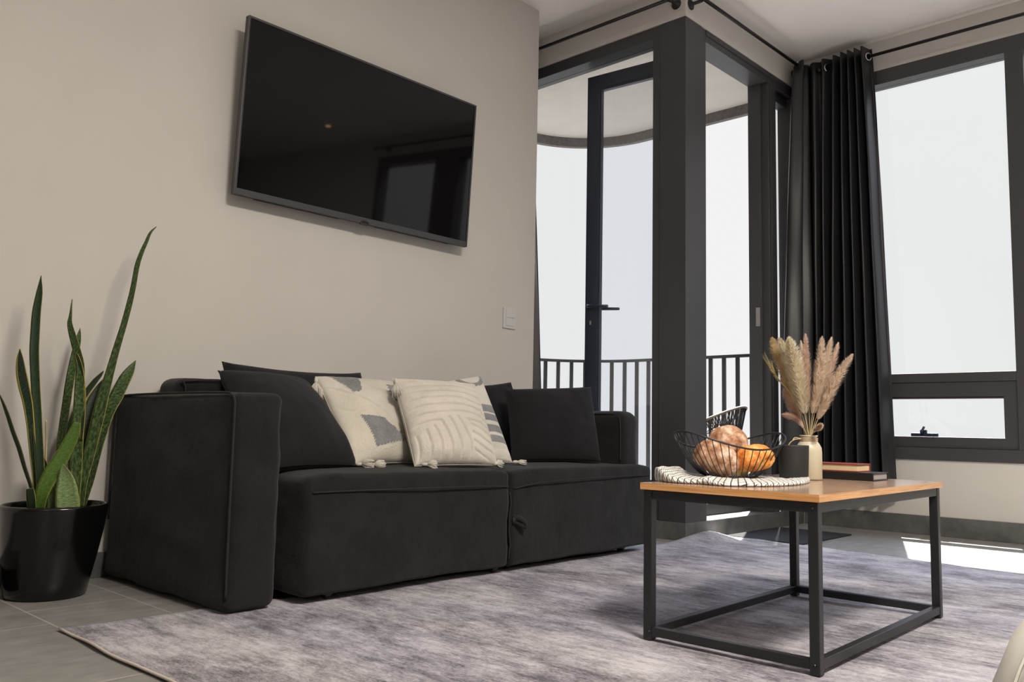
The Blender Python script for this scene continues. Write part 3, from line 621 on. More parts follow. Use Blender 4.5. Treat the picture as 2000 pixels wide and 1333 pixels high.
for x, y in ((1.57, 2.235), (2.30, 2.24), (2.39, 2.26), (3.12, 2.26), (1.6, 2.9), (3.1, 2.9)):
    bm = bmesh.new(); boxbm(bm, x - .017, x + .017, y - .017, y + .017, .022, .045, .003)
    t_ = bmesh.new(); lathe(t_, [(.016, -.011), (.018, -.008), (.018, .008), (.016, .011)], 0, 0, 18)
    for v in t_.verts: v.co = Vector((x + v.co.z, y + v.co.x, .0255 + v.co.y * .9))
    append(bm, t_); obj('foot', bm, 'black_metal', sofa)
box('foot', 1.27, 1.35, 2.26, 2.34, .009, .03, 'black_metal', sofa); box('foot', 1.28, 1.36, 2.82, 2.90, 0, .03, 'black_metal', sofa)
bm = bmesh.new(); boxbm(bm, 1.385, 1.40, 2.30, 2.33, .185, .20, .003); obj('wooden_peg', bm, 'wood_glue', sofa)
# ---------------------------------------------------------------- cushions
def inpoly(x, y, P):
    c = False; j = len(P) - 1
    for i in range(len(P)):
        if (P[i][1] > y) != (P[j][1] > y) and x < (P[j][0] - P[i][0]) * (y - P[i][1]) / (P[j][1] - P[i][1]) + P[i][0]: c = not c
        j = i
    return c
def pillow(name, C4, T, mats, label, n=36, pinch=.055, sag=.0, disp=None, mfn=None, seed=0.0, wr=.006, group=None):
    BL, BR, TR, TL = [Vector(c) for c in C4]
    nrm = (BR - BL).cross(TL - BL).normalized()
    if nrm.dot(-FW) < 0: nrm = -nrm
    cen = (BL + BR + TR + TL) / 4
    bm = bmesh.new()
    def P(s, t):
        u = s * (1 - pinch * (1 - t * t)); v = t * (1 - pinch * (1 - s * s)); 
        if t > 0: v -= sag * (1 - s * s) * t
        a = (u + 1) / 2; b = (v + 1) / 2
        return (BL.lerp(BR, a)).lerp(TL.lerp(TR, a), b)
    def prof(s, t): return (max(0, (1 - s ** 2)) * max(0, (1 - t ** 2))) ** .42
    grids = []
    for side in (1, -1):
        g_ = []
        for j in range(n + 1):
            row = []
            for i in range(n + 1):
                s = -1 + 2 * i / n; t = -1 + 2 * j / n; s = math.sin(s * math.pi / 2) * .35 + s * .65; t = math.sin(t * math.pi / 2) * .35 + t * .65
                h_ = T / 2 * prof(s, t) * (1.12 - .12 * t)
                w = wr * noise.noise(Vector((s * 1.7 + seed, t * 1.7, side * 3 + seed))) + wr * .5 * noise.noise(Vector((s * 4 + seed, t * 4, side)))
                ed = min(1, 6 * min(1 - abs(s), 1 - abs(t)))
                d = (disp(s, t) if (disp and side == 1) else 0) * ed
                row.append((bm.verts.new(P(s, t) + nrm * side * (h_ + w * ed + d)), s, t))
            g_.append(row)
        grids.append(g_)
        for j in range(n):
            for i in range(n):
                q = [g_[j][i], g_[j][i + 1], g_[j + 1][i + 1], g_[j + 1][i]]
                f = bm.faces.new([x[0] for x in q]); f.smooth = True
                if mfn and side == 1:
                    f.material_index = mfn(sum(x[1] for x in q) / 4, sum(x[2] for x in q) / 4)
                elif side == -1: f.material_index = 0
    bmesh.ops.remove_doubles(bm, verts=bm.verts, dist=.0004)
    root = empty(name, (cen.x, cen.y, min(BL.z, BR.z)), label, 'cushion', group)
    cov = obj('cover', bm, mats[0], root, mats=mats)
    bm = bmesh.new(); edge = []
    for s, t in [(-1 + 2 * k / 14, -1) for k in range(14)] + [(1, -1 + 2 * k / 14) for k in range(14)] + [(1 - 2 * k / 14, 1) for k in range(14)] + [(-1, 1 - 2 * k / 14) for k in range(14)]: edge.append(P(s, t))
    tube(bm, edge, .0015, 5, closed=True); obj('seam', bm, mats[0], root)
    return root, P, nrm
pillow('back_cushion', [(1.50, 2.66, .405), (2.12, 2.66, .405), (2.135, 2.86, .748), (1.523, 2.86, .752)], .13, ['cushion'], 'large dark cushion with straight wide top edge, rearmost at the left against the wall', sag=.10, pinch=.03, seed=2)
pillow('scatter_cushion', [(1.405, 2.33, .400), (1.79, 2.40, .400), (1.765, 2.70, .69), (1.420, 2.69, .708)], .17, ['cushion'], 'large dark cushion leaning beside the left armrest, in front of the rearmost one', sag=.02, pinch=.045, seed=5)
pillow('scatter_cushion', [(2.60, 2.66, .400), (2.96, 2.60, .400), (2.93, 2.76, .748), (2.60, 2.84, .715)], .10, ['cushion'], 'dark blue-black cushion mostly hidden behind the plain square one, between striped cushion and it', seed=8)
pillow('scatter_cushion', [(2.642, 2.475, .394), (3.06, 2.325, .394), (3.145, 2.452, .732), (2.742, 2.615, .705)], .12, ['cushion'], 'plain dark square cushion standing alone by the right armrest', pinch=.035, seed=11)
PA = [(-.86, 1.01), (-.15, .98), (-.40, .42), (-.58, .40)]; PB = [(.5, .72), (1.01, .72), (1.01, .02), (.45, .38)]; PC_ = [(-.62, -.12), (-.02, -.24), (.5, -.68), (-.42, -.80)]
def ind(s, t): return 1 if (inpoly(s, t, PA) or inpoly(s, t, PB) or inpoly(s, t, PC_)) else 0
def d3(s, t):
    w = noise.noise(Vector((s * 2, t * 2, 4))); band = 1 if (t < .55 - .6 * s and t > -.05 - .75 * s) else .0
    return .005 * (ind(s, t)) + .006 * band + (.0045 if ind(s, t) else .0018) * noise.noise(Vector((s * 34, t * 34, 0))) - .006 * math.exp(-((t + .25 + .5 * s + .12 * math.sin(s * 6)) / .035) ** 2)
def mf3(s, t):
    if ind(s, t): return 2
    return 1 if (t < .55 - .6 * s and t > -.05 - .75 * s) else 0
def tassel(root, P, d, L, r=.016, mat='cream_tuft', seed=0):
    P = Vector(P); d = Vector(d).normalized(); rn = random.Random(seed); bm = bmesh.new()
    a = d.cross(Vector((.3, .9, .2))).normalized(); b = d.cross(a)
    tube(bm, [P, P + d * .008, P + d * .016, P + d * .022], [.004, .0065, .0065, .005], 8)
    for k in range(100):
        th = rn.uniform(0, 6.28); rr = r * rn.random() ** .4; e = P + d * (L * rn.uniform(.88, 1.0)) + (a * math.cos(th) + b * math.sin(th)) * rr + Vector((0, 0, -.004))
        m1 = (P + d * .02).lerp(e, .5) + (a * math.cos(th) + b * math.sin(th)) * rr * .45
        tube(bm, [P + d * .016, m1, e + Vector((rn.uniform(-.003, .003), rn.uniform(-.003, .003), 0))], [.0016, .0019, .0013], 4)
    return obj('tassel', bm, mat, root)
r3, P3, n3 = pillow('patterned_cushion', [(1.782, 2.415, .398), (2.12, 2.47, .398), (2.20, 2.72, .712), (1.785, 2.66, .708)], .13, ['cream', 'cream_tuft', 'grey_tuft'], 'cream tasselled cushion with three grey tufted patches, left of the ribbed one', n=150, pinch=.03, disp=d3, mfn=mf3, seed=3)
tassel(r3, (1.775, 2.64, .705), (-.15, -.25, -1), .085, .026, seed=1)
tassel(r3, (1.79, 2.405, .402), (.7, -.5, .05), .062, .018, seed=2); tassel(r3, (1.84, 2.40, .400), (.9, -.35, .05), .06, .017, seed=3)
def d4(s, t):
    w = .12 * noise.noise(Vector((s * 1.5, t * 1.5, 2)))
    if t > -.12 + .35 * s + w - .55 * max(0, s) and s < .75 + .3 * t: ph = (t + .10 * s * s + w * .35) * 34
    elif s > .35 and t < .1: ph = (t + .35 * s + w * .3) * 36
    else: ph = (s * .86 + .55 * t + .35 * t * t + w * .3) * 32
    return .004 - .011 * math.exp(-(math.sin(ph / 2.0) / .34) ** 2) + .0015 * noise.noise(Vector((s * 40, t * 40, 1)))
r4, P4, n4 = pillow('ribbed_cushion', [(1.985, 2.325, .395), (2.325, 2.25, .395), (2.415, 2.475, .708), (2.05, 2.545, .712)], .13, ['cream_tuft'], 'all-cream cushion with raised curved ribs, frontmost on the sofa', n=150, pinch=.03, disp=d4, seed=7)
tassel(r4, (2.045, 2.52, .712), (-.1, -.35, -1), .075, .022, seed=4); tassel(r4, (2.0, 2.305, .402), (.7, -.6, .04), .055, .017, seed=5); tassel(r4, (2.30, 2.24, .402), (.8, .3, .04), .055, .015, seed=6)
def mf5(s, t):
    if s > -.4 and any(a < t < b for a, b in ((.04, .20), (-.16, -.01), (-.44, -.28), (-.68, -.52))): return 1
    dd = math.hypot((s - .62) / .42, (t - .98) / .26)
    return 1 if .72 < dd < 1.08 else 0
def d5(s, t): return .005 if mf5(s, t) else .0035 * abs(math.sin(t * 20)) ** .5
r5, P5, n5 = pillow('striped_cushion', [(2.20, 2.47, .398), (2.535, 2.37, .398), (2.555, 2.585, .752), (2.24, 2.66, .690)], .10, ['cream_tuft', 'grey_tuft'], 'cream cushion with grey horizontal stripes peeking out behind the ribbed one', n=84, pinch=.02, disp=d5, mfn=mf5, seed=9)
tassel(r5, (2.50, 2.335, .402), (.9, -.28, .02), .06, .010, seed=8)
# ---------------------------------------------------------------- television
tilt = R(3.5); tvw = 1.238; tvh = .704
TO = Vector((1.611, 3.0, 1.414)); tu = Vector((0, -math.sin(tilt), math.cos(tilt))); tn = Vector((0, math.cos(tilt), math.sin(tilt)))
def tbox(bm, a0, a1, h0, h1, d0, d1, bev=.0015):
    t = bmesh.new(); bmesh.ops.create_cube(t, size=1)
    for v in t.verts: v.co = TO + Vector((1, 0, 0)) * (a0 + (v.co.x + .5) * (a1 - a0)) + tu * (h0 + (v.co.y + .5) * (h1 - h0)) + tn * (d0 + (v.co.z + .5) * (d1 - d0))
    if bev: bmesh.ops.bevel(t, geom=t.edges[:], offset=bev, segments=2, profile=.5, affect='EDGES')
    append(bm, t)
tv = empty('television', (2.23, 3.02, 1.41), 'large flat black television tilted forward on the pale wall above the sofa', 'television')
bm = bmesh.new(); tbox(bm, .006, tvw - .006, .022, tvh - .006, .0, .004, 0); obj('screen', bm, 'screen', tv)
bm = bmesh.new(); tbox(bm, 0, .006, 0, tvh, -.002, .022); tbox(bm, tvw - .006, tvw, 0, tvh, -.002, .022); tbox(bm, .006, tvw - .006, tvh - .006, tvh, -.002, .022); tbox(bm, .006, tvw - .006, 0, .022, -.003, .022); tbox(bm, .004, tvw - .004, .004, tvh - .004, .005, .022); obj('bezel', bm, 'tv_frame', tv)
bm = bmesh.new(); tbox(bm, .12, tvw - .12, .05, tvh - .18, .022, .045, .006); tbox(bm, .10, .50, .0, .012, .020, .034); tbox(bm, .70, tvw - .10, .0, .012, .020, .034); obj('housing', bm, 'tv_back', tv)
bm = bmesh.new(); tbox(bm, tvw / 2 - .02, tvw / 2 + .02, -.006, .006, -.003, .006); tbox(bm, tvw / 2 - .012, tvw / 2 + .012, .008, .016, -.0038, -.003, 0); obj('sensor_badge', bm, 'tv_back', tv)
bm = bmesh.new(); boxbm(bm, 2.03, 2.08, 3.03, YW - .001, 1.55, 1.98, .002); obj('wall_bracket', bm, 'black_metal', tv); bm = bmesh.new(); boxbm(bm, 2.38, 2.43, 3.03, YW - .001, 1.55, 1.98, .002); obj('wall_bracket', bm, 'black_metal', tv)
# ---------------------------------------------------------------- switch
sw = empty('light_switch', (3.236, YW, 1.05), 'white double light switch on the wall left of the balcony glazing', 'light switch')
box('cover_plate', 3.190, 3.284, YW - .009, YW, 1.052, 1.162, 'white_plastic', sw, .002)
for z in (1.066, 1.110): box('rocker', 3.206, 3.268, YW - .013, YW - .008, z, z + .041, 'white_plastic', sw, .0015)
# ---------------------------------------------------------------- curtain rods and curtains
def flange(bm, p, d, r=.028):
    p = Vector(p); d = Vector(d).normalized(); a = d.cross(Vector((0, 0, 1))).normalized(); b = Vector((0, 0, 1))
    rings = []
    for rr, t in ((r, 0), (r, .005), (r * .55, .012), (.009, .018), (.009, .07)):
        rings.append([bm.verts.new(p + d * t + (a * math.cos(k * math.pi / 12) + b * math.sin(k * math.pi / 12)) * rr) for k in range(24)])
    for A_, B_ in zip(rings, rings[1:]):
        for k in range(24): f = bm.faces.new((A_[k], A_[(k + 1) % 24], B_[(k + 1) % 24], B_[k])); f.smooth = True
    bm.faces.new(rings[0]); bm.faces.new(rings[-1])
def rodset(name, a, b, brackets, label):
    a, b = Vector(a), Vector(b); t = empty(name, (a + b) / 2, label, 'curtain rod')
    tubeobj('pole', [a, b], .0095, 'rod', t, 14)
    for e, o_ in ((a, b), (b, a)):
        bm = bmesh.new(); bmesh.ops.create_uvsphere(bm, u_segments=16, v_segments=10, radius=.017)
        for v in bm.verts: v.co += e
        for f in bm.faces: f.smooth = True
        obj('finial', bm, 'rod', t)
    for p, d in brackets:
        bm = bmesh.new(); flange(bm, p, d); obj('bracket', bm, 'rod', t)
rodset('curtain_rod', (3.625, 2.335, 2.765), (3.625, 4.02, 2.765), [((XL, 2.345, 2.768), (-1, 0, 0)), ((XL, 3.9, 2.768), (-1, 0, 0))], 'thin black curtain rod above the fixed glazing behind the end of the wall')
rodset('curtain_rod', (3.745, 2.215, 2.775), (4.93, 2.215, 2.785), [((3.752, YC, 2.768), (0, -1, 0)), ((4.96, YC, 2.778), (0, -1, 0))], 'thin black curtain rod above the doorway, running into the room corner')
rodset('curtain_rod', (4.955, 2.12, 2.757), (4.955, -.72, 2.757), [((XW, 2.10, 2.757), (-1, 0, 0)), ((XW, -.6, 2.757), (-1, 0, 0))], 'thin black curtain rod above the wide window, right of the corner')
def curtain(name, top, bot, zt, zb, mapf, label, rings=(), rdir=None, topz=None):
    """top/bot: lists of (along, offset) fold control points; mapf turns them into world xy"""
    T_ = catmull([Vector((a, b, 0)) for a, b in top], 7); B_ = catmull([Vector((a, b, 0)) for a, b in bot], 7); nz = 26
    root = empty(name, (*mapf(T_[len(T_) // 2].x, 0), zb), label, 'curtain')
    bm = bmesh.new(); rows = []
    for j in range(nz + 1):
        f = j / nz; z = zt + (zb - zt) * f; w = f ** .8; row = []
        for i, (a, b) in enumerate(zip(T_, B_)):
            q = a.lerp(b, w); e = .006 * noise.noise(Vector((i * .15, z * 2.2, 1.7))) * min(1, f * 4)
            x, y = mapf(q.x + e, q.y + e); zz = z + ((topz(i / (len(T_) - 1)) if topz else 0) * max(0, 1 - f * 12))
            row.append(bm.verts.new((x, y, zz)))
        rows.append(row)
    for A_, C_ in zip(rows, rows[1:]):
        for k in range(len(A_) - 1): fc = bm.faces.new((A_[k], A_[k + 1], C_[k + 1], C_[k])); fc.smooth = True
    o = obj('drape', bm, 'curtain', root); md = o.modifiers.new('cloth_thickness', 'SOLIDIFY'); md.thickness = .003; md.offset = 0
    for p in rings:
        bm = bmesh.new(); p = Vector(p); d = Vector(rdir); a = d.cross(Vector((0, 0, 1))).normalized(); pts = [p + (a * math.cos(k * math.pi / 12) + Vector((0, 0, 1)) * math.sin(k * math.pi / 12)) * .021 for k in range(24)]
        tube(bm, pts, .0042, 8, closed=True); obj('grommet', bm, 'chrome', root)
curtain('curtain', [(4.80, -.005), (4.84, .012), (4.88, -.03), (4.925, .03), (4.965, -.02), (5.0, .02)], [(4.575, .0), (4.66, .03), (4.74, -.05), (4.83, .03), (4.91, -.05), (4.99, .02)], 2.815, .19, lambda a, b: (a, 2.215 + b),
    'dark satin curtain at the right end of the doorway, hanging straight and darkest', [(4.866, 2.215, 2.785)], (.85, .5, 0), topz=lambda u: -.09 * max(0, 1 - u * 3))
curtain('curtain', [(2.245, .05), (2.20, .03), (2.16, -.005), (2.12, .02), (2.09, -.02), (2.05, .03), (2.02, -.03), (1.995, .04), (1.97, -.045), (1.95, .04), (1.93, -.045), (1.91, .04), (1.89, -.045), (1.87, .04), (1.85, -.045), (1.83, .03), (1.815, .035)],
    [(2.20, .04), (2.17, .0), (2.145, -.05), (2.125, .02), (2.105, -.06), (2.08, .03), (2.05, -.08), (2.01, .02), (1.97, -.08), (1.93, .02), (1.90, -.09), (1.87, .02), (1.83, -.08), (1.80, .02), (1.77, -.06), (1.74, .0), (1.725, .02)], 2.815, .19, lambda a, b: (4.955 + b, a),
    'dark satin curtain gathered in tight folds at the left side of the wide window', [(4.955, 2.07, 2.757), (4.955, 1.823, 2.757)], (.4, .9, 0))
curtain('curtain', [(3.30, 0), (3.34, -.03), (3.38, .03), (3.42, -.03), (3.46, .03), (3.5, -.03), (3.55, 0)], [(3.125, 0), (3.19, -.05), (3.26, .03), (3.33, -.05), (3.40, .03), (3.48, -.04), (3.58, 0)], 2.815, .19, lambda a, b: (3.60 + b, a),
    'sliver of dark curtain showing past the end of the pale wall', [], (0, 1, 0))
# ---------------------------------------------------------------- plant
pr_ = empty('potted_snake_plant', (.995, 2.86, 0), 'tall green snake plant in a glossy black pot left of the sofa', 'plant')
bm = bmesh.new(); pcx, pcy = .998, 2.862
prof = [(.02, 0), (.104, 0), (.113, .006), (.122, .055), (.133, .12), (.143, .19), (.150, .258), (.152, .268), (.150, .274), (.143, .276), (.139, .272), (.137, .262), (.134, .245), (.02, .245)]
lathe(bm, prof, pcx, pcy, 64)
for v in bm.verts: v.co.x += -.012 * (1 - v.co.z / .276) * 1; 
obj('pot', bm, 'pot', pr_, smooth=True)
bm = bmesh.new(); lathe(bm, [(.01, .246), (.133, .246), (.133, .254), (.08, .259), (.01, .262)], pcx, pcy, 40); obj('soil', bm, 'soil', pr_)
LK = {'tall_right': 'leaf', 'right_short': 'leaf', 'right_mid': 'leaf_dark', 'center_twist': 'leaf', 'center_edge': 'leaf_yellow', 'center_back': 'leaf', 'left_tall': 'leaf_dark', 'left_yellow': 'leaf_yellow', 'far_left': 'leaf_dark', 'front_diag': 'leaf_bright', 'front_short': 'leaf_pale', 'back_dark': 'leaf_dark', 'low_left': 'leaf_dark', 'low_mid': 'leaf_dark', 'low_fill': 'leaf', 'mid_fill': 'leaf'}
for li, (k, pts) in enumerate(LEAVES.items()):
    P_ = catmull([Vector(p[:3]) for p in pts], 5); W_ = catmull([Vector((p[3], 0, 0)) for p in pts], 5); n = len(P_)
    bm = bmesh.new(); uvl = bm.loops.layers.uv.new('UVMap'); rows = []
    for i, (p, w) in enumerate(zip(P_, W_)):
        t = (P_[min(n - 1, i + 1)] - P_[max(0, i - 1)]).normalized(); side = t.cross(-FW).normalized(); nn = side.cross(t).normalized()
        tw = .35 * math.sin(li * 1.7 + i / n * 2.2) ; side2 = (side * math.cos(tw) + nn * math.sin(tw)); nn2 = side2.cross(t); ww = max(.0003, w.x) / max(.6, math.cos(tw)) / 2
        row = []
        for kx in range(7):
            s = -1 + kx / 3; off = -.22 * ww * (1 - s * s) * 1.0
            row.append((bm.verts.new(p + side2 * ww * s + nn2 * (off + .0015)), (s + 1) / 2, i / n))
        for kx in range(7):
            s = 1 - kx / 3; off = -.22 * ww * (1 - s * s) * 1.0
            if kx in (0, 6): continue
            row.append((bm.verts.new(p + side2 * ww * s + nn2 * (off - .0015)), (s + 1) / 2, i / n))
        rows.append(row)
    m_ = len(rows[0])
    for A_, B_ in zip(rows, rows[1:]):
        for q in range(m_):
            vs = [A_[q], A_[(q + 1) % m_], B_[(q + 1) % m_], B_[q]]; f = bm.faces.new([v[0] for v in vs]); f.smooth = True
            for lo_, v in zip(f.loops, vs): lo_[uvl].uv = (v[1], v[2])
    bm.faces.new([v[0] for v in rows[0]]); bm.faces.new([v[0] for v in rows[-1]])
    obj('leaf', bm, LK[k], pr_)
bm = bmesh.new(); tube(bm, catmull([(.985, 2.93, .38), (.982, 2.93, .46), (.975, 2.92, .50), (.97, 2.91, .53)], 4), [.003] * 13, 5); obj('dried_tip', bm, 'stem', pr_)
tag(box('storage_box', .66, .842, 2.80, 2.99, 0, .085, 'black_metal', None, .006), 'low black box cut off by the left picture edge, beside the plant pot', 'box')
# ---------------------------------------------------------------- coffee table
tb = empty('coffee_table', (2.37, 1.09, 0), 'low coffee table with oak-look top and black square-tube frame on the rug', 'table')
ta = R(0.73); tex = Vector((math.cos(ta), math.sin(ta), 0)); tey = Vector((-math.sin(ta), math.cos(ta), 0)); TF = Vector((1.882, .825, 0)); TLn, TWd = .881, .461
def tabox(bm, a0, a1, b0, b1, z0, z1, bev=.002):
    t = bmesh.new(); bmesh.ops.create_cube(t, size=1)
    for v in t.verts: v.co = TF + tex * (a0 + (v.co.x + .5) * (a1 - a0)) + tey * (b0 + (v.co.y + .5) * (b1 - b0)) + Vector((0, 0, z0 + (v.co.z + .5) * (z1 - z0)))
    if bev: bmesh.ops.bevel(t, geom=t.edges[:], offset=bev, segments=2, profile=.5, affect='EDGES')
    append(bm, t)
z_rug = .009
bm = bmesh.new(); tabox(bm, -.005, TLn + .005, -.005, TWd + .005, .3865, .4035, 0); ttop = obj('tabletop', bm, 'wood', tb)
bm = bmesh.new(); e0, e1_ = .3865, .4033
tabox(bm, -.0065, -.005, -.0065, TWd + .0065, e0, e1_, 0); tabox(bm, TLn + .005, TLn + .0065, -.0065, TWd + .0065, e0, e1_, 0); tabox(bm, -.005, TLn + .005, -.0065, -.005, e0, e1_, 0); tabox(bm, -.005, TLn + .005, TWd + .005, TWd + .0065, e0, e1_, 0)
eb_ = obj('edge_band', bm, 'wood_edge', ttop); eb_['label'] = 'orange oak edge strip'
for a in (0, TLn - .024):
    for b in (0, TWd - .024): bm = bmesh.new(); tabox(bm, a, a + .024, b, b + .024, z_rug, .386); lg = obj('leg', bm, 'black_metal', tb)
for nm, z0, z1 in (('apron', .362, .386), ('stretcher', .020, .042)):
    for b in (.0015, TWd - .0225): bm = bmesh.new(); tabox(bm, .024, TLn - .024, b, b + .021, z0, z1); obj(nm, bm, 'black_metal', tb)
    for a in (.0015, TLn - .0225): bm = bmesh.new(); tabox(bm, a, a + .021, .024, TWd - .024, z0, z1); obj(nm, bm, 'black_metal', tb)
for a, b in ((.001, .020), (.001, TWd - .010)):
    for z in (.372, .030):
        bm = bmesh.new(); bmesh.ops.create_uvsphere(bm, u_segments=10, v_segments=6, radius=.0042)
        for v in bm.verts: v.co = v.co + TF + tex * (a - .0005) + tey * (b - .008) + Vector((0, 0, z))
        obj('screw', bm, 'black_metal', tb)
ZT = .4035
# checked cloth, folded double along the front edge
def cl_front(u): # u 0..1 from the far-left end to the right end: front edge position
    return catmull_at([(1.985, 1.322), (1.935, 1.24), (1.955, 1.165), (1.950, 1.09), (2.02, 1.03), (2.11, 1.005), (2.22, 1.01), (2.31, 1.035)], u)
def catmull_at(pts, u):
    x = u * (len(pts) - 1); i = min(len(pts) - 2, int(x)); t = x - i
    P = [Vector((*p, 0)) for p in pts]; p0 = P[max(0, i - 1)]; p1 = P[i]; p2 = P[i + 1]; p3 = P[min(len(P) - 1, i + 2)]
    return 0.5 * ((2 * p1) + (p2 - p0) * t + (2 * p0 - 5 * p1 + 4 * p2 - p3) * t * t + (3 * p1 - p0 - 3 * p2 + p3) * t ** 3)
back_pts = [(2.10, 1.325), (2.16, 1.32), (2.24, 1.30), (2.30, 1.27), (2.33, 1.22), (2.34, 1.17), (2.345, 1.11), (2.33, 1.06)]
bm = bmesh.new(); uvl = bm.loops.layers.uv.new('UVMap'); nu = 110; prof_ = []
for k in range(13): prof_.append((1 - k / 12, 0.0015, 0))
for k in range(1, 8): a = math.pi * k / 8; prof_.append((-.04 * math.sin(a), .0015 + .5 * (1 - math.cos(a)), 1))
for k in range(15): prof_.append((k / 14 * .97, 1.0, 2))
rows = []
for i in range(nu + 1):
    u = i / nu; F_ = cl_front(u); B_ = catmull_at(back_pts, u); row = []; al_ = 0; prev = None
    for v_, hh, ph in prof_:
        p = F_.lerp(B_, v_)
        hgt = .0055 + .026 * math.exp(-(u / .13) ** 2) + .004 * max(0, noise.noise(Vector((u * 11, v_ * 2, 3)))) + .006 * math.exp(-((u - .32) / .05) ** 2) + .004 * max(0, (u - .8) / .2)
        dd = math.hypot(p.x - 2.188, p.y - 1.21); 
        if dd < .075: hgt = min(hgt, .0065)
        cupd = min(math.hypot(p.x - 2.354, p.y - 1.104), 1)
        if cupd < .05: hgt = min(hgt, .004)
        z = ZT + .0012 + (hh * hgt if ph else .0) + (.0018 * (1 + noise.noise(Vector((u * 26, v_ * 5, ph)))) if ph == 2 and dd > .07 and cupd > .055 else 0)
        q = Vector((p.x, p.y, z)) + (Vector((.003, .003, 0)) * noise.noise(Vector((u * 30, ph, 0))) if ph else Vector((0, 0, 0)))
        if prev is not None: al_ += (q - prev).length
        prev = q; row.append((bm.verts.new(q), u * .52 / .0155, al_ / .0155))
    rows.append(row)
for A_, B_ in zip(rows, rows[1:]):
    for q in range(len(A_) - 1):
        vs = [A_[q], A_[q + 1], B_[q + 1], B_[q]]; f = bm.faces.new([v[0] for v in vs]); f.smooth = True
        for lo_, v in zip(f.loops, vs): lo_[uvl].uv = (v[1], v[2])
cl = obj('tea_towel', bm, 'check'); tag(cl, 'white tea towel with thin black check folded under the wire bowl', 'cloth'); md = cl.modifiers.new('cloth_thickness', 'SOLIDIFY'); md.thickness = .0012
# wire bowl
BC = Vector((2.188, 1.21, ZT + .0095)); e1 = Vector((.684, -.7295, 0)); f1 = Vector((.7295, .684, 0)); ba = R(28)
ea = (e1 * math.cos(ba) + f1 * math.sin(ba)); eb = (-e1 * math.sin(ba) + f1 * math.cos(ba))
bw = empty('wire_bowl', BC, 'black wire bowl with wavy rim holding bread on the coffee table', 'bowl')
def rimp(th, k=1.0):
    r_a, r_b = .176, .118; return BC + ea * (r_a * math.cos(th)) + eb * (r_b * math.sin(th)) + Vector((0, 0, .102 + .023 * math.cos(2 * th)))
bm = bmesh.new(); tube(bm, [rimp(2 * math.pi * k / 96) for k in range(96)], .0026, 8, closed=True); obj('rim', bm, 'black_metal', bw)
bm = bmesh.new(); tube(bm, [BC + Vector((.056 * math.cos(k * math.pi / 24), .056 * math.sin(k * math.pi / 24), .0)) for k in range(48)], .0026, 8, closed=True)
tube(bm, [BC + Vector((.050 * math.cos(k * math.pi / 24), .050 * math.sin(k * math.pi / 24), .004)) for k in range(48)], .0014, 6, closed=True)
for k in range(5): tube(bm, [BC + Vector((x, -.02 + .01 * k, .004)) for x in (-.045, .045)], .0012, 5)
obj('base_ring', bm, 'black_metal', bw)
bm = bmesh.new()
for k in range(44):
    th = 2 * math.pi * k / 44; T0 = rimp(th); b0 = BC + (ea * math.cos(th) + eb * math.sin(th)) * .056
    pts = []
    for j in range(9):
        t = j / 8; rad = 1 - (1 - t) ** 1.0; p = b0.lerp(T0, t); hz_ = BC.z + (T0.z - BC.z) * (t ** 1.9); pts.append(Vector((p.x, p.y, hz_)))
    tube(bm, pts, .00125, 5)
w_ = obj('wire_ribs', bm, 'black_metal', bw)
def loaf(name, c, ax, mat, label, tilt=(0, 0, 0), seed=0, crease=True):
    bm = bmesh.new(); bmesh.ops.create_icosphere(bm, subdivisions=5, radius=1)
    rot = Matrix.Rotation(tilt[2], 3, 'Z') @ Matrix.Rotation(tilt[0], 3, 'X') @ Matrix.Rotation(tilt[1], 3, 'Y')
    for v in bm.verts:
        p = v.co.copy(); d = 1 + .05 * noise.noise(p * 1.6 + Vector((seed, 0, 0))) + .018 * noise.noise(p * 6 + Vector((seed, 1, 0)))
        if crease: d -= .06 * math.exp(-(p.x * .6 + p.y * .5 + .12 * math.sin(p.z * 5)) ** 2 / .004) * (1 if p.z > -.3 else 0)
        if p.z < -.55: p.z = -.55 + (p.z + .55) * .35
        p = Vector((p.x * ax[0], p.y * ax[1], p.z * ax[2])) * d; v.co = rot @ p + Vector(c)
    for f in bm.faces: f.smooth = True
    return tag(obj(name, bm, mat), label, 'bread')
def bowlp(e, f, z): p = BC + e1 * e + f1 * f; return (p.x, p.y, z)
loaf('bread_loaf', bowlp(-.046, -.028, .462), (.066, .048, .053), 'bread', 'floury brown loaf at the left of the wire bowl', (R(15), R(25), R(-47)), 1)
loaf('bread_loaf', bowlp(.062, -.020, .464), (.055, .046, .042), 'bread_orange', 'bright orange-gold loaf at the right of the wire bowl', (R(10), R(-14), R(-47)), 2)
loaf('bread_loaf', bowlp(.004, .040, .508), (.058, .040, .050), 'bread', 'round brown loaf highest in the wire bowl, behind the others', (0, R(5), R(-47)), 3, False)
loaf('bread_loaf', bowlp(.012, .004, .430), (.040, .030, .024), 'bread_pale', 'pale yellow loaf at the bottom of the wire bowl', (0, 0, R(-47)), 4, False)
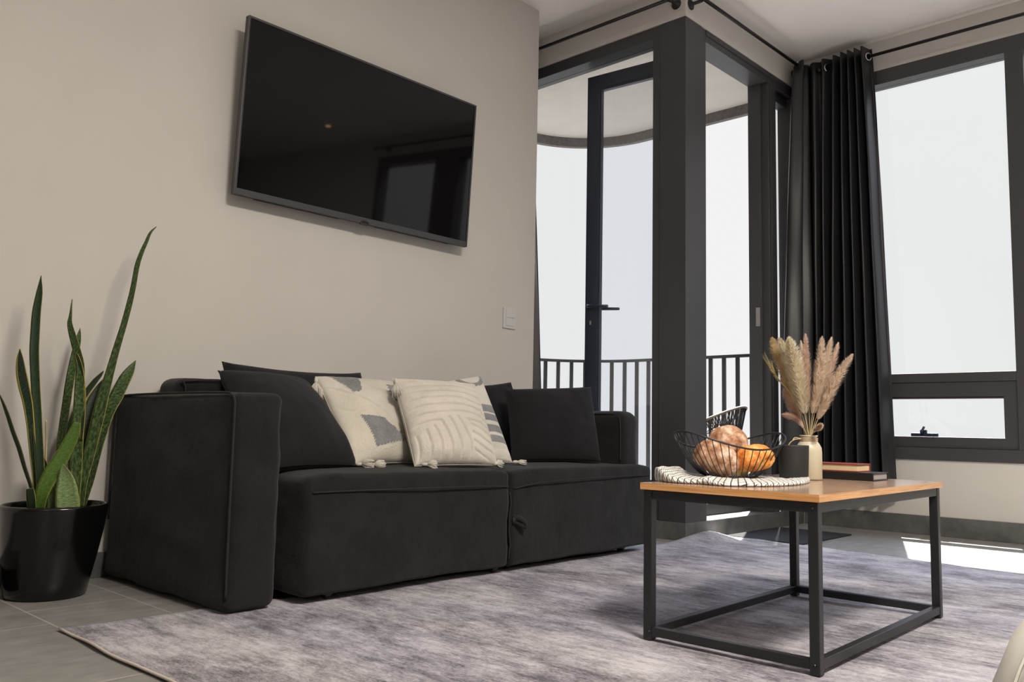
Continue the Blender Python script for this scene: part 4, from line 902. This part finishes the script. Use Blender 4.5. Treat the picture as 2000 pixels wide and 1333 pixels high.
# cup, vase, books
bm = bmesh.new(); lathe(bm, [(.002, ZT + .006), (.0385, ZT + .006), (.0400, ZT + .009), (.0425, ZT + .098), (.0425, ZT + .101), (.0395, ZT + .101), (.0375, ZT + .012), (.002, ZT + .011)], 2.352, 1.100, 48)
tag(obj('cup', bm, 'cup'), 'matte black straight-sided cup in front of the cream vase', 'cup')
VX, VY = 2.447, 1.097
vs_ = empty('vase', (VX, VY, ZT), 'cream ceramic bottle vase with twine round its neck, behind the black cup', 'vase')
bm = bmesh.new(); lathe(bm, [(.002, ZT + .001), (.034, ZT + .001), (.0368, ZT + .005), (.0370, ZT + .080), (.0355, ZT + .094), (.030, ZT + .105), (.0245, ZT + .112), (.0225, ZT + .118), (.0225, ZT + .124), (.0255, ZT + .127), (.0255, ZT + .130), (.021, ZT + .130), (.019, ZT + .120), (.028, ZT + .10), (.030, ZT + .01), (.002, ZT + .01)], VX, VY, 56); obj('body', bm, 'vase', vs_)
bm = bmesh.new()
for z in (.114, .1175, .121): tube(bm, [(VX + .0240 * math.cos(k * math.pi / 16), VY + .0240 * math.sin(k * math.pi / 16), ZT + z) for k in range(32)], .0019, 6, closed=True)
tube(bm, catmull([(VX - .018, VY + .012, ZT + .119), (VX - .035, VY + .025, ZT + .117), (VX - .045, VY + .035, ZT + .108), (VX - .05, VY + .04, ZT + .098)], 5), .0016, 6)
tube(bm, catmull([(VX - .019, VY + .01, ZT + .118), (VX - .03, VY + .028, ZT + .122), (VX - .042, VY + .03, ZT + .112)], 5), .0016, 6)
obj('twine', bm, 'twine', vs_)
def book(name, x0, x1, y0, y1, z0, z1, cover, page, label, rot=0.0):
    root = empty(name, ((x0 + x1) / 2, (y0 + y1) / 2, z0), label, 'book'); c = Vector(((x0 + x1) / 2, (y0 + y1) / 2, 0)); Rz = Matrix.Rotation(rot, 3, 'Z')
    def put(nm, L_, mt, bev):
        bm = bmesh.new()
        for b in L_: boxbm(bm, *b, bev)
        for v in bm.verts: z = v.co.z; q = Rz @ (Vector((v.co.x, v.co.y, 0)) - c) + c; v.co = Vector((q.x, q.y, z))
        obj(nm, bm, mt, root)
    put('cover', [(x0, x1, y0, y1, z0, z0 + .003), (x0, x1, y0, y1, z1 - .003, z1), (x1 - .003, x1, y0, y1, z0 + .001, z1 - .001)], cover, .0008)
    put('pages', [(x0 + .003, x1 - .003, y0 + .003, y1 - .003, z0 + .003, z1 - .003)], page, .0004)
    return root
bk1 = book('book', 2.565, 2.68, .955, 1.165, ZT + .001, ZT + .0235, 'black_cover', 'grey_paper', 'black textured book lying flat under the red one', R(0))
bm = bmesh.new(); boxbm(bm, 2.561, 2.567, .955, 1.165, ZT + .001, ZT + .0235, .002); obj('spine', bm, 'black_cover', bk1)
book('book', 2.575, 2.675, 1.005, 1.18, ZT + .0235, ZT + .047, 'red_cover', 'paper', 'red hardback with tan page edges on top of the black book', R(0))
# ---------------------------------------------------------------- dried grasses
def plume(label, pts, mat, w, start, name='pampas_grass', n=1000, seed=0, lean=.5, seglen=.022):
    rn = random.Random(seed); P_ = catmull(pts, 8); n_ = len(P_); root = empty(name, pts[0], label, 'dried grass', 'dried grasses in the cream vase')
    stem = [Vector((VX, VY, ZT + .03)).lerp(P_[0], .0)] + P_
    tubeobj('stem', stem, [.0011] * (len(stem) - 3) + [.0008, .0006, .0004], 'stem', root, 5)
    bm = bmesh.new(); fr_ = frames(P_)
    for k in range(n):
        t = start + (1 - start) * rn.random(); x = t * (n_ - 1); i = min(n_ - 2, int(x)); f = x - i
        p = P_[i].lerp(P_[i + 1], f); _, d, a, b = fr_[i]; tt2 = (t - start) / (1 - start)
        env = (math.sin(math.pi * min(1, tt2 * .80 + .16)) ** .7) * w
        if tt2 > .9: env *= 1 - (tt2 - .9) * 5
        th = rn.uniform(0, 6.283); out = a * math.cos(th) + b * math.sin(th); L = seglen * rn.uniform(.6, 1.25) * (.55 + .6 * (1 - tt2))
        q0 = p + out * env * rn.uniform(.0, .55); q1 = q0 + d * L * .55 + out * env * .35; q2 = q0 + d * L + out * env * rn.uniform(.5, .95) + Vector((0, 0, -.002))
        s = d.cross(out) * rn.uniform(.0005, .0010); c_ = out.cross(s).normalized() * .0003
        v = [bm.verts.new(q0 - s * .6), bm.verts.new(q0 + s * .6), bm.verts.new(q1 + s), bm.verts.new(q1 - s), bm.verts.new(q2)]
        bm.faces.new((v[0], v[1], v[2], v[3])); bm.faces.new((v[3], v[2], v[4]))
    obj('plume', bm, mat, root)
PD = [('a', 'golden dried plume leaning furthest left of the tall upright ones', 'fluff_gold', .0175, .30), ('b', 'cream dried plume just right of the leftmost golden one', 'fluff_cream', .0150, .30), ('c', 'thick pale cream plume bulging in the middle left of the bunch', 'fluff_cream', .0230, .22),
    ('d', 'pinkish plume standing straight up, tallest in the bunch', 'fluff_pink', .0120, .30), ('e', 'beige upright plume just right of the tallest pink one', 'fluff_beige', .0135, .22), ('f', 'beige plume third from the right in the bunch', 'fluff_beige', .0125, .25), ('g', 'dusty pink plume second from the right in the bunch', 'fluff_pink', .0115, .28),
    ('h', 'long plume leaning furthest right of the bunch', 'fluff_beige', .0150, .22), ('i', 'short pinkish plume sticking out low at the left', 'fluff_pink', .0100, .30), ('j', 'pinkish plume low behind the golden one at the left', 'fluff_pink', .0150, .28), ('k', 'short plume curling out low at the right', 'fluff_beige', .0070, .30), ('l', 'slender cream plume behind the tallest pink one', 'fluff_beige', .0110, .35)]
for i, (k, lab, mt, w, st) in enumerate(PD):
    nn_ = 2600 if k in 'abcefh' else 1700; plume(lab, PLUMES[k], mt, w * 1.2, st, n=nn_, seed=i + 20)
for k, lab in (('w1', 'thin wheat ear with long awns leaning furthest left above the cup'), ('w2', 'thin wheat ear close to the golden plume, second at the left')):
    root = empty('wheat_stem', PLUMES[k][0], lab, 'dried grass', 'dried grasses in the cream vase'); P_ = catmull(PLUMES[k], 8)
    tubeobj('stem', P_, .0008, 'stem', root, 5); bm = bmesh.new(); rn = random.Random(5); n_ = len(P_)
    for q in range(26):
        i = int(n_ * .72) + int(q / 26 * n_ * .26); i = min(n_ - 2, i); d = (P_[i + 1] - P_[i]).normalized(); a = Vector((rn.uniform(-1, 1), rn.uniform(-1, 1), rn.uniform(-1, 1))); a = (a - d * a.dot(d)).normalized()
        tube(bm, [P_[i], P_[i] + d * .004 + a * .0022, P_[i] + d * .009 + a * .0018], [.0006, .0015, .0004], 5); tube(bm, [P_[i] + d * .008 + a * .0018, P_[i] + d * .04 + a * .006 + Vector((0, 0, .012))], .0003, 3)
    obj('ear', bm, 'wheat', root)
# ---------------------------------------------------------------- pouf and ceiling downlight
pf = empty('pouf', (1.535, .062, 0), 'cream leather pouf cut off at the bottom right corner of the picture', 'pouf')
bm = bmesh.new(); pc = Vector((1.535, .062, .008)); ns = 72; prof = [(.02, 0), (.27, 0), (.315, .025), (.335, .08), (.325, .16), (.295, .24), (.245, .31), (.17, .355), (.08, .375), (.01, .378)]
rings = []
for r_, z in prof:
    rings.append([bm.verts.new(pc + Vector((math.cos(2 * math.pi * k / ns), math.sin(2 * math.pi * k / ns), 0)) * r_ * (1 - .03 * abs(math.cos(2 * math.pi * k / ns * 6)) ** 8 + .006 * noise.noise(Vector((k * .5, z * 20, 0)))) + Vector((0, 0, z))) for k in range(ns)])
for A_, B_ in zip(rings, rings[1:]):
    for k in range(ns): f = bm.faces.new((A_[k], A_[(k + 1) % ns], B_[(k + 1) % ns], B_[k])); f.smooth = True
bm.faces.new(rings[0]); bm.faces.new(rings[-1]); obj('cover', bm, 'pouf', pf)
bm = bmesh.new()
for k in range(12):
    a = 2 * math.pi * (k + .5) / 12 - math.pi / 12; tube(bm, catmull([pc + Vector((math.cos(a) * r_ * .972, math.sin(a) * r_ * .972, z)) for r_, z in prof[2:-1]], 3), .0025, 5)
obj('seam', bm, 'pouf', pf)
dl = empty('ceiling_downlight', (4.48, -.85, CE - .01), 'small warm ceiling downlight seen only as orange dot mirrored in television', 'ceiling light')
bm = bmesh.new(); lathe(bm, [(.02, CE - .002), (.030, CE - .002), (.032, CE - .008), (.020, CE - .008)], 4.48, -.85, 28); obj('trim_ring', bm, 'white_plastic', dl)
bm = bmesh.new(); lathe(bm, [(.001, CE - .011), (.019, CE - .011), (.019, CE - .009), (.001, CE - .009)], 4.48, -.85, 24); obj('lens', bm, 'lamp', dl)
